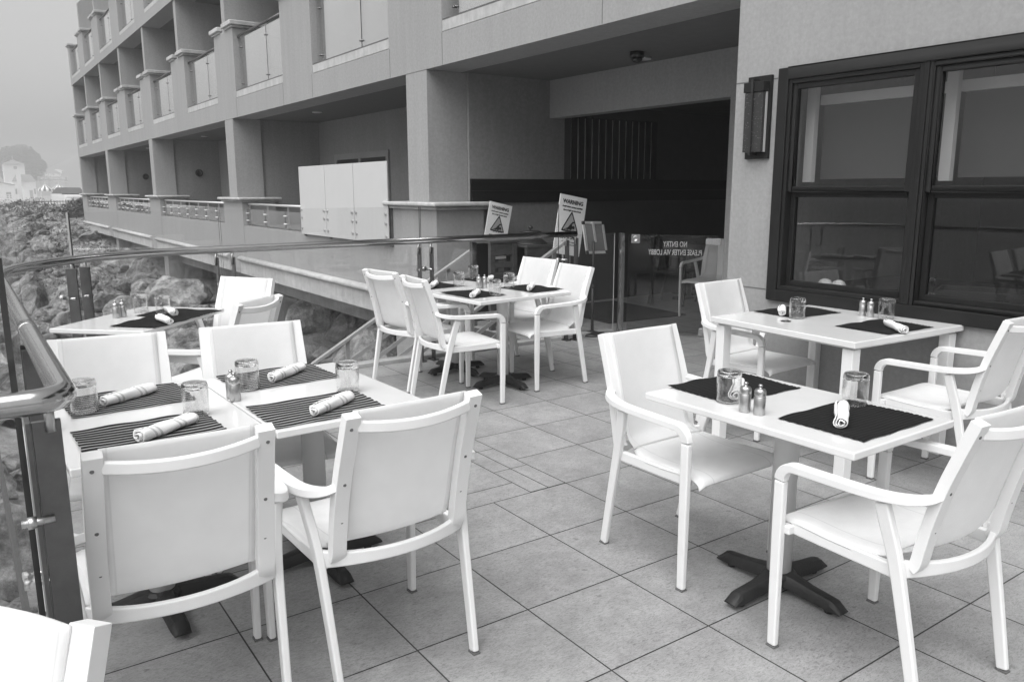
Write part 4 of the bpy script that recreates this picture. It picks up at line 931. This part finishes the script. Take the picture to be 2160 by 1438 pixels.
# ------------------------------------------------------------------ ground, riprap, sea
def lerp_tab(tab, v):
    if v <= tab[0][0]: return tab[0][1]
    for (a, fa), (b, fb) in zip(tab, tab[1:]):
        if v <= b: return fa+(fb-fa)*(v-a)/(b-a)
    return tab[-1][1]
BASE = [(-30, -2.9), (6.5, -2.6), (8.2, -1.35), (11, -1.15), (16, -1.35), (22, -1.15), (30, -.75), (40, -.15), (50, .35), (56, .55), (64, .45)]
SLOP = [(6.5, .02), (9, .34), (20, .25), (35, .16), (50, .07), (58, .03)]
def terr(x, y):
    z = lerp_tab(BASE, y) - lerp_tab(SLOP, y)*max(0, 4.7-x)
    if x < -3: z += (-3.9-z)*min(1, (-3-x)/9)
    return z
def terrain():
    b = MB(); nx, ny = 90, 150; vs = []; fs = []
    for j in range(ny+1):
        y = -30+94*(j/ny)
        for i in range(nx+1):
            x = -16+27*(i/nx); p = Vector((x*.7, y*.7, 0)); rough = .22 if 7 < y < 56 and x > -3 else .05
            z = terr(x, y)+rough*noise.fractal(p, 1, 2, 4)
            if x > -3.6 and y < 6.5: z = min(z, -1.2)
            vs.append((x, y, z))
    for j in range(ny):
        for i in range(nx): fs.append((j*(nx+1)+i, j*(nx+1)+i+1, (j+1)*(nx+1)+i+1, (j+1)*(nx+1)+i))
    b.mesh(vs, fs, 0, True); b.f_ = None
    for k, f in enumerate(b.f):
        c = [sum(b.v[q][a] for q in f)/4 for a in (0, 1)]
        b.mi[k] = 0 if (c[1] > 7.6 and c[0] > -3.2) else 1
    o = b.build('embankment', [M['earth'], M['sand']], fix=False); tag(o, 'rubble strewn embankment falling from the hotel to the sand', 'slope', kind='structure')
    b = MB(); b.poly([(-450, -450, -4.05), (450, -450, -4.05), (450, -29.5, -4.05), (-450, -29.5, -4.05)]); b.poly([(-450, -29.5, -4.05), (-15.5, -29.5, -4.05), (-15.5, 850, -4.05), (-450, 850, -4.05)])
    o = b.build('sea', M['water'], fix=False); tag(o, 'calm grey sea fading into fog', 'sea', kind='structure')
    b = MB(); b.poly([(-15.6, 63.5, .25), (450, 63.5, .30), (450, 440, -2.45), (-15.6, 440, -2.45)]); b.poly([(-15.6, 440, -2.45), (450, 440, -2.45), (450, 850, -2.45), (-15.6, 850, -2.45)])
    b.poly([(10.9, -29, -.4), (450, -29, -.4), (450, 63.5, .30), (10.9, 63.5, .30)])
    o = b.build('parking_ground', M['lot'], fix=False); tag(o, 'pale flat ground beyond the embankment by the pier', 'ground', kind='structure')
    b = MB(); vs = []; fs = []; n_ = 40
    for j in range(9):
        for i in range(n_+1):
            x = 12+i*10; y = 640+j*20; h = 29*math.sin(math.pi*j/8)*min(1, i/7)*(1+.35*noise.noise(Vector((i*.33, j*.4, 3)))); vs.append((x, y, -2.6+h))
    for j in range(8):
        for i in range(n_): fs.append((j*(n_+1)+i, j*(n_+1)+i+1, (j+1)*(n_+1)+i+1, (j+1)*(n_+1)+i))
    b.mesh(vs, fs, 0, True); tag(b.build('hills', M['hill'], fix=False), 'low hills lost in the fog', 'hills', kind='structure')
terrain()
def boulder_mesh(seed, sub=4):
    import bmesh
    rn = random.Random(seed); bm = bmesh.new(); bmesh.ops.create_icosphere(bm, subdivisions=sub, radius=1)
    pl = []
    for k in range(13):
        d = Vector((rn.gauss(0, 1), rn.gauss(0, 1), rn.gauss(0, 1))).normalized(); pl.append((d, rn.uniform(.48, .86)))
    sx, sy, sz = rn.uniform(.9, 1.3), rn.uniform(.75, 1.05), rn.uniform(.6, .9); o = Vector((seed*7.1, seed*3.3, 0))
    for v in bm.verts:
        p = v.co.copy()
        for d, q in pl:
            e = p.dot(d)-q
            if e > 0: p -= d*e*.99
        n_ = .13*noise.fractal(p*1.6+o, .9, 2.1, 6)+.05*noise.noise(p*5+o)
        p += v.co*n_; v.co = Vector((p.x*sx, p.y*sy, p.z*sz))
    me = bpy.data.meshes.new('boulder'); bm.to_mesh(me); bm.free(); me.materials.append(M['rock'])
    for p in me.polygons: p.use_smooth = True
    me.set_sharp_from_angle(angle=R(24))
    return me
BM = [boulder_mesh(k) for k in range(9)]
RUB = []
for k in range(9):
    me = boulder_mesh(20+k, 2); RUB.append(([v.co.copy() for v in me.vertices], [tuple(p.vertices) for p in me.polygons])); bpy.data.meshes.remove(me)
rocks = []; rn = random.Random(11); tries = 0
while len(rocks) < 292 and tries < 40000:
    tries += 1
    y = 8.05+47*rn.random()**1.35
    x = rn.uniform(-1.2+y*.02, 4.55 if y > 15.5 else 6.5)
    if x > 4.3 and 8.0 < y < 9.6: continue
    if x > 4.5 and y > 9: 
        if rn.random() < .5: continue
    rad = rn.choice((.42, .55, .70) if y < 14 else ((.34, .48, .64) if y < 28 else (.28, .40, .52)))
    if any((x-a)**2+(y-b)**2 < (.80*(rad+c))**2 for a, b, c in rocks): continue
    rocks.append((x, y, rad))
for k, (x, y, rad) in enumerate(rocks):
    o = bpy.data.objects.new('boulder', BM[k % 9]); C.objects.link(o)
    o.location = (x, y, terr(x, y)+rad*.28); o.scale = (rad*rn.uniform(.9, 1.25),)*3; o.rotation_euler = (rn.uniform(-.5, .5), rn.uniform(-.5, .5), rn.uniform(0, 6.28))
    tag(o, 'rough pale brown-grey boulder in the riprap slope below the hotel', 'boulder', 'riprap boulders on the slope')
rb = MB(); rn2 = random.Random(4)
for _ in range(900):
    y = 8.2+47*rn2.random()**1.3; x = rn2.uniform(-1.5+y*.02, 4.6 if y > 9.6 else 4.2); r = rn2.choice((.08, .12, .16, .22))
    me = RUB[rn2.randrange(9)]; m4 = Matrix.Translation((x, y, terr(x, y)+.12+r*.3)) @ Matrix.Rotation(rn2.uniform(0, 6.28), 4, 'Z') @ Matrix.Rotation(rn2.uniform(-.6, .6), 4, 'X') @ Matrix.Scale(r, 4)
    rb.mesh([m4 @ v for v in me[0]], me[1], 0, True)
tag(rb.build('rubble', M['rock'], fix=False), 'small broken stones between the boulders', 'rubble', kind='stuff')
def leaves(n, lobes, size, rn, gap=.35):
    b = MB()
    for _ in range(n):
        c, r = rn.choice(lobes)
        while True:
            p = Vector((rn.uniform(-1, 1), rn.uniform(-1, 1), rn.uniform(-1, 1)))
            if gap < p.length < 1: break
        q = Vector(c)+Vector((p.x*r[0], p.y*r[1], p.z*r[2])); s_ = size*rn.uniform(.6, 1.4)
        u = Vector((rn.gauss(0, 1), rn.gauss(0, 1), rn.gauss(0, 1))).normalized(); w = u.orthogonal().normalized()
        b.poly([q-u*s_, q-w*s_*.45, q+u*s_, q+w*s_*.45])
    return b
# bush at the far end of the hotel
bs = empty('coastal_bush', (5.0, 46.5, 0), 0, 'dark leafy bush on the rocks at the far end of the hotel', 'bush')
rnb = random.Random(5); lobes = [((0, 0, .0), (.8, .8, .55)), ((.4, .3, .35), (.6, .6, .55)), ((-.45, .1, .25), (.55, .5, .5)), ((.1, -.3, .55), (.45, .45, .45)), ((.5, 0, .8), (.3, .3, .35))]
leaves(2600, lobes, .075, rnb).build('foliage', M['bushleaf'], bs, fix=False)
b = MB()
for k in range(7): b.tube([(rnb.uniform(-.2, .2), rnb.uniform(-.2, .2), -.7), (rnb.uniform(-.5, .5), rnb.uniform(-.4, .4), .1), (rnb.uniform(-.8, .9), rnb.uniform(-.5, .5), rnb.uniform(.6, 1.2))], .018, 6, scale=[1.5, 1, .4])
b.build('stem', M['bark'], bs)
sl_ = []
for k in range(46):
    y = rnb.uniform(24, 55); x = rnb.uniform(.03*y-.6, min(4.4, .03*y+3.2)); q = rnb.uniform(.25, .55); sl_.append(((x, y, terr(x, y)+.45), (q*1.3, q*1.3, q*.6)))
tag(leaves(3200, sl_, .045, rnb, .1).build('scrub', M['bushleaf'], fix=False), 'low dry scrub growing among the upper boulders', 'scrub', kind='stuff')
# fence on the crest and down to the beach
fe = empty('picket_fence', (0, 0, 0), 0, 'dark picket fence along the crest, dropping down at the left to the beach', 'fence')
fp = [(9.0, 56.5, .33), (3.4, 56, .33), (2.3, 47, -.30), (1.3, 38, -1.0), (.5, 30, -2.0)]
b = MB(); pk = MB(); po = MB()
for (p, q) in zip(fp, fp[1:]):
    p, q = Vector(p), Vector(q); L = (q-p).length; n_ = int(L/.16)
    for dz in (.12, .52): b.tube([p+Vector((0, 0, dz)), q+Vector((0, 0, dz))], .025, 6)
    for k in range(n_):
        c = p.lerp(q, k/n_); pk.box(c.x-.014, c.x+.014, c.y-.012, c.y+.012, c.z+.02, c.z+.58)
    for k in range(max(2, int(L/2.2))+1):
        c = p.lerp(q, k/max(2, int(L/2.2))); po.box(c.x-.04, c.x+.04, c.y-.04, c.y+.04, c.z-.7, c.z+.68)
b.build('rail', M['wood'], fe); pk.build('picket', M['wood'], fe, fix=False); po.build('post', M['wood'], fe)
# ------------------------------------------------------------------ the pier end in the fog
def hip(b, x0, x1, y0, y1, z0, zt, ridge=0, ov=.35, mi=0):
    x0 -= ov; x1 += ov; y0 -= ov; y1 += ov; cx, cy = (x0+x1)/2, (y0+y1)/2; r = ridge/2
    A = [(x0, y0, z0), (x1, y0, z0), (x1, y1, z0), (x0, y1, z0)]; P = (cx-r, cy, zt); Q = (cx+r, cy, zt)
    b.poly([A[0], A[1], Q, P], mi); b.poly([A[2], A[3], P, Q], mi); b.poly([A[1], A[2], Q], mi); b.poly([A[3], A[0], P], mi); b.poly(A[::-1], mi)
tw = empty('clock_tower', (26.12, 450.87, -2.43), 0, 'foggy white square tower with low hipped tile roof and round clock', 'tower')
b = MB(); b.box(-2.25, 2.25, -2.3, 2.3, 0, 8.35).box(-2.32, 2.32, -2.37, 2.37, 6.75, 6.9); b.build('wall', M['farwhite'], tw)
b = MB(); hip(b, -2.25, 2.25, -2.3, 2.3, 8.351, 9.6); b.build('roof', M['fartile'], tw); MB().tube([(0, 0, 9.5), (0, 0, 10.5)], .06, 8).build('finial', M['farwhite'], tw)
b = MB(); b.lathe([(.42, 0), (.42, -.06), (.34, -.07), (.33, -.03), (.12, -.03), (.11, -.07), (0, -.07)], 20, 0, (.25, -2.31, 7.55), axis='y'); b.build('clock_face', M['fargrey'], tw)
MB().box(-1.9, -1.2, -2.32, -2.305, 1.2, 2.6).build('window', M['fardark'], tw)
pb = empty('pier_building', (28.50, 442.70, -2.43), 0, 'low white gabled pier building with chimney in front of the tower', 'building')
MB().box(-2.0, 2.7, -2, 2, 0, 4.2).build('wall', M['farwhite'], pb)
b = MB(); b.poly([(-2.1, -2.2, 4.15), (2.9, -2.2, 4.15), (2.0, 0, 5.9), (-1.2, 0, 5.9)]); b.poly([(2.9, 2.2, 4.15), (-2.1, 2.2, 4.15), (-1.2, 0, 5.9), (2.0, 0, 5.9)]); b.poly([(2.9, -2.2, 4.15), (2.9, 2.2, 4.15), (2.0, 0, 5.9)]); b.poly([(-2.1, 2.2, 4.15), (-2.1, -2.2, 4.15), (-1.2, 0, 5.9)]); b.build('roof', M['fartile'], pb)
MB().box(-1.3, -.3, -2.4, -2.01, 0, 5.9).build('chimney', M['farwhite'], pb)
for x in (-1.75, .0, .55, 1.1, 1.65, 2.2): MB().box(x, x+.3, -2.06, -2.005, 1.1, 2.4).build('window', M['fardark'], pb)
lb = empty('harbour_shed', (17.10, 429.40, -2.43), 0, 'white shed with a sloping roof at the very left edge, in fog', 'building')
b = MB(); b.mesh([(-6, -2, 0), (3.6, -2, 0), (3.6, -2, 3.2), (-6, -2, 5.2), (-6, 2, 0), (3.6, 2, 0), (3.6, 2, 3.2), (-6, 2, 5.2)], [(0, 1, 2, 3), (5, 4, 7, 6), (1, 5, 6, 2), (4, 0, 3, 7)]); b.build('wall', M['farwhite'], lb)
b = MB(); b.mesh([(-6.2, -2.3, 5.28), (3.9, -2.3, 3.18), (3.9, 2.3, 3.18), (-6.2, 2.3, 5.28), (-6.2, -2.3, 5.45), (3.9, -2.3, 3.35), (3.9, 2.3, 3.35), (-6.2, 2.3, 5.45)], [(0, 1, 2, 3), (7, 6, 5, 4), (0, 4, 5, 1), (1, 5, 6, 2), (2, 6, 7, 3), (3, 7, 4, 0)]); b.build('roof', M['fartile'], lb)
MB().box(1.9, 2.9, -2.05, -2.005, .2, 1.6).build('door', M['fardark'], lb)
kb = empty('white_kiosk', (25.84, 376.20, -2.14), 0, 'plain white kiosk between the pier building and the striped canopies', 'kiosk')
MB().box(-.95, .95, -1, 1, 0, 2.45).box(-1.0, 1.0, -1.05, 1.05, 2.451, 2.55).build('wall', M['farwhite'], kb); MB().box(.2, .8, -1.03, -1.005, .1, 1.9).build('door', M['fargrey'], kb)
# big pier signboard with lettering
sg = empty('pier_signboard', (42.46, 456.00, -2.43), 0, 'large open pier signboard with pale lettering and a fish outline', 'sign')
MB().box(-3.35, 3.35, .02, .12, 4.15, 5.45).build('board', M['fargrey'], sg)
b = MB()
for z in (4.13, 5.43): b.box(-3.4, 3.4, -.05, .01, z, z+.06)
for x in (-3.4, 3.34): b.box(x, x+.06, -.05, .01, 4.191, 5.429)
b.build('frame', M['farwhite'], sg)
b = MB()
for x in (-2.8, -1, 1, 2.8): b.box(x-.08, x+.08, .13, .28, 0, 5.4)
b.build('post', M['fargrey'], sg)
fm = lambda x, z: frame_m((x, -.03, z), (1, 0, 0), (0, 0, 1))
text_mesh('lettering', 'MALIBU', 1.0, M['awnlight'], sg, fm(.1, 5.85), depth=.03, bold=.03, condense=1.05)
text_mesh('lettering', 'SPORT FISHING PIER', .62, M['awnlight'], sg, fm(0, 5.02), depth=.03, bold=.015)
text_mesh('lettering', 'LIVE BAIT  CHARTER BOATS', .40, M['awnlight'], sg, fm(0, 4.44), depth=.03, bold=.008)
fo = [(-.2, 7.2), (.2, 7.38), (1.0, 7.34), (1.7, 7.1), (2.1, 6.75), (1.75, 6.9), (1.5, 6.75), (1.55, 6.35), (1.25, 6.25), (.9, 6.55), (.55, 6.85), (.1, 7.05)]
b = MB(); b.poly([(x+.7, -.03, z) for x, z in fo]); b.poly([(x+.7, .03, z) for x, z in fo][::-1])
for (p, q) in zip(fo, fo[1:]+fo[:1]): b.poly([(p[0]+.7, -.03, p[1]), (q[0]+.7, -.03, q[1]), (q[0]+.7, .03, q[1]), (p[0]+.7, .03, p[1])])
b.build('fish', M['farwhite'], sg)
# striped canopies
def canopy(x, y, z0, w, h, label):
    t = empty('striped_canopy', (x, y, z0), 0, label, 'canopy', 'striped canopies by the pier'); t.scale = (1.65,)*3; b = MB(); n_ = 16; zt, ze = 3.05*h, 2.15*h
    for k in range(n_):
        a0, a1 = 2*math.pi*k/n_, 2*math.pi*(k+1)/n_
        p0, p1 = (w*math.cos(a0), w*math.sin(a0)), (w*math.cos(a1), w*math.sin(a1))
        b.poly([(p0[0], p0[1], ze), (p1[0], p1[1], ze), (.05*math.cos(a1), .05*math.sin(a1), zt), (.05*math.cos(a0), .05*math.sin(a0), zt)], k % 2)
        b.poly([(p0[0], p0[1], ze-.28), (p1[0], p1[1], ze-.28), (p1[0], p1[1], ze), (p0[0], p0[1], ze)], k % 2)
    b.build('cover', [M['awnlight'], M['awndark']], t, fix=False)
    b = MB()
    for k in range(4): a = math.pi/4+k*math.pi/2; b.tube([(w*.9*math.cos(a), w*.9*math.sin(a), 0), (w*.9*math.cos(a), w*.9*math.sin(a), ze)], .03, 6)
    b.tube([(0, 0, zt-.1), (0, 0, zt+.35)], .03, 6); b.build('pole', M['farwhite'], t)
canopy(12.75*1.65, 150*1.65, 1.539-1.889*1.65, 1.02, .93, 'striped canopy next to the white kiosk'); canopy(14.75*1.65, 151*1.65, 1.539-1.889*1.65, 1.12, .93, 'striped canopy nearer the parked car')
# pale rail fence at the left
rf = empty('rail_fence', (16.34, 323.00, -2.24), 0, 'pale post and rail fence at the left edge in the fog', 'fence')
b = MB()
for z in (.35, .75, 1.1): b.box(-3, 3.2, -.03, .03, z, z+.10)
b.build('rail', M['farwhite'], rf); b = MB()
for k in range(5): b.box(-2.6+k*1.3, -2.42+k*1.3, .035, .2, 0, 1.3)
b.build('post', M['farwhite'], rf)
# parked car seen end on
ca = empty('parked_car', (7.35, 69, .28), R(8), 'light grey car parked beyond the fence at the end of the hotel', 'car')
b = MB(); sec = [(-2.2, .75, .78, .35), (-2.1, .86, .85, .25), (-1.2, .90, .98, .22), (1.1, .90, .98, .22), (2.0, .85, .9, .25), (2.15, .75, .82, .35)]
vs = []; fs = []
for (y, hw, zt, zb) in sec: vs += [(-hw, y, zb), (-hw*1.0, y, (zb+zt)/2+.05), (-hw*.93, y, zt), (hw*.93, y, zt), (hw, y, (zb+zt)/2+.05), (hw, y, zb)]
for k in range(5):
    for j in range(6): fs.append((k*6+j, k*6+(j+1) % 6, (k+1)*6+(j+1) % 6, (k+1)*6+j))
fs += [tuple(range(6))[::-1], tuple(range(30, 36))]; b.mesh(vs, fs, 0, True); b.build('body', M['panelwhite'], ca, bevel=.03)
def cabin(b, g_):
    vs = []
    for (y, hw, z) in ((-1.5, .80, .985), (1.5, .80, .985), (-.75, .64-g_, 1.42-g_), (.85, .64-g_, 1.42-g_)): vs += [(-hw, y, z), (hw, y, z)]
    b.mesh(vs, [(0, 1, 5, 4), (3, 2, 6, 7), (2, 0, 4, 6), (1, 3, 7, 5), (4, 5, 7, 6)])
b = MB(); cabin(b, 0); b.build('window', M['fardark'], ca); MB().box(-.62, .62, -.72, .82, 1.423, 1.46).build('roof', M['panelwhite'], ca, bevel=.015)
for sx in (-1, 1):
    for y in (-1.35, 1.35): MB().lathe([(.2, -.1), (.32, -.1), (.33, .1), (.2, .1)], 20, 0, (sx*.78, y, .32), axis='x').build('wheel', M['rubber'], ca)
    MB().box(sx*.45, sx*.72, -2.215, -2.195, .55, .68).build('headlight', M['awnlight'], ca)
# big rounded tree
tr = empty('rounded_tree', (30.40, 478.80, -2.43), 0, 'big dark rounded tree behind the tower, softened by fog', 'tree')
rt = random.Random(3)
lobes = [((0, 0, 9.3), (4.6, 4, 4.4)), ((-3.2, 0, 8.2), (2.8, 3, 3.2)), ((3.6, 0, 8.0), (2.6, 3, 3.2)), ((1.0, 0, 11.6), (3.4, 3, 2.4)), ((-1.8, 0, 11.3), (2.8, 3, 2.2)), ((4.9, 0, 8.7), (1.5, 2, 1.5)), ((-4.9, .5, 9.0), (1.5, 2, 1.2)), ((0, 0, 6.2), (3.6, 3, 2.4)), ((3.0, 0, 10.6), (2.2, 2, 1.8)), ((-4.6, 0, 10.6), (1.1, 1.5, .8)), ((2.6, 0, 5.6), (1.6, 2, 1.4))]
leaves(15000, lobes, .30, rt, .3).build('crown', M['leaf'], tr, fix=False)
b = MB(); b.tube([(0, 0, -.2), (.1, 0, 3), (0, .1, 6), (.2, 0, 9)], .45, 10, scale=[1.2, 1, .8, .4])
for k in range(8): a = k*.8; b.tube([(0, 0, 4+k*.4), (1.6*math.cos(a), 1.2*math.sin(a), 6.5+k*.3), (3.4*math.cos(a), 2.4*math.sin(a), 8+k*.35)], .18, 8, scale=[1, .7, .3])
b.build('trunk', M['bark'], tr)
for t in (tw, pb, lb, kb, sg, tr, rf): t.scale = (1.9,)*3
# ------------------------------------------------------------------ fog
hz = MB().box(-470, 470, -470, 870, -6.5, 34).build('haze', None or M['glass'], fix=True)
hm = bpy.data.materials.new('haze_air'); hm.use_nodes = True; hm.node_tree.nodes.clear()
ho = add(hm.node_tree, 'ShaderNodeOutputMaterial'); hv = add(hm.node_tree, 'ShaderNodeVolumePrincipled', inp={'Color': g(.64), 'Density': .0024, 'Anisotropy': .2})
hm.node_tree.links.new(hv.outputs[0], ho.inputs['Volume']); hz.data.materials[0] = hm; tag(hz, 'thin even sea fog filling the air', 'fog', kind='stuff')
# ------------------------------------------------------------------ light
EL, AZ = 60, 242      # sun behind the overcast: over the sea, azimuth clockwise from +Y
w = bpy.data.worlds.new('World'); sc.world = w; w.use_nodes = True; nt = w.node_tree; nt.nodes.clear()
sk = add(nt, 'ShaderNodeTexSky', sky_type='NISHITA'); sk.sun_disc = False; sk.sun_elevation = R(EL); sk.sun_rotation = R(AZ); sk.air_density = 1.5; sk.dust_density = 5
bw = add(nt, 'ShaderNodeRGBToBW'); bg = add(nt, 'ShaderNodeBackground', inp={'Strength': .14}); wo = add(nt, 'ShaderNodeOutputWorld')
nt.links.new(sk.outputs[0], bw.inputs[0]); nt.links.new(bw.outputs[0], bg.inputs['Color']); nt.links.new(bg.outputs[0], wo.inputs['Surface'])
sl = bpy.data.lights.new('overcast_sun', 'SUN'); sl.energy = 1.9; sl.angle = R(78); sl.color = (1, 1, 1)
so = bpy.data.objects.new('overcast_sun', sl); C.objects.link(so)
d = Vector((math.sin(R(AZ))*math.cos(R(EL)), math.cos(R(AZ))*math.cos(R(EL)), math.sin(R(EL))))
so.rotation_euler = d.to_track_quat('Z', 'Y').to_euler(); so.location = (-6, 3, 9)
# ------------------------------------------------------------------ camera
cd = bpy.data.cameras.new('camera'); co = bpy.data.objects.new('camera', cd); C.objects.link(co); sc.camera = co
cd.sensor_width = 36; cd.sensor_fit = 'HORIZONTAL'; cd.lens = 1668.214/2160*36; cd.clip_start = .05; cd.clip_end = 2000
yaw, pit, rol = .609509057, .189830222, -.00247582390
f = Vector((math.sin(yaw)*math.cos(pit), math.cos(yaw)*math.cos(pit), -math.sin(pit))); r_ = Vector((math.cos(yaw), -math.sin(yaw), 0)); u = r_.cross(f)
r2 = r_*math.cos(rol)+u*math.sin(rol); u2 = -r_*math.sin(rol)+u*math.cos(rol)
co.matrix_world = Matrix(((r2.x, u2.x, -f.x, 0), (r2.y, u2.y, -f.y, 0), (r2.z, u2.z, -f.z, 1.53878), (0, 0, 0, 1)))
sc.view_settings.view_transform = 'Standard'; sc.view_settings.look = 'None'; sc.view_settings.exposure = .58; sc.view_settings.gamma = 1
cy = sc.cycles; cy.use_denoising = True; cy.max_bounces = 10; cy.diffuse_bounces = 4; cy.glossy_bounces = 5; cy.transmission_bounces = 8; cy.transparent_max_bounces = 24; cy.volume_bounces = 1
cy.sample_clamp_indirect = 6
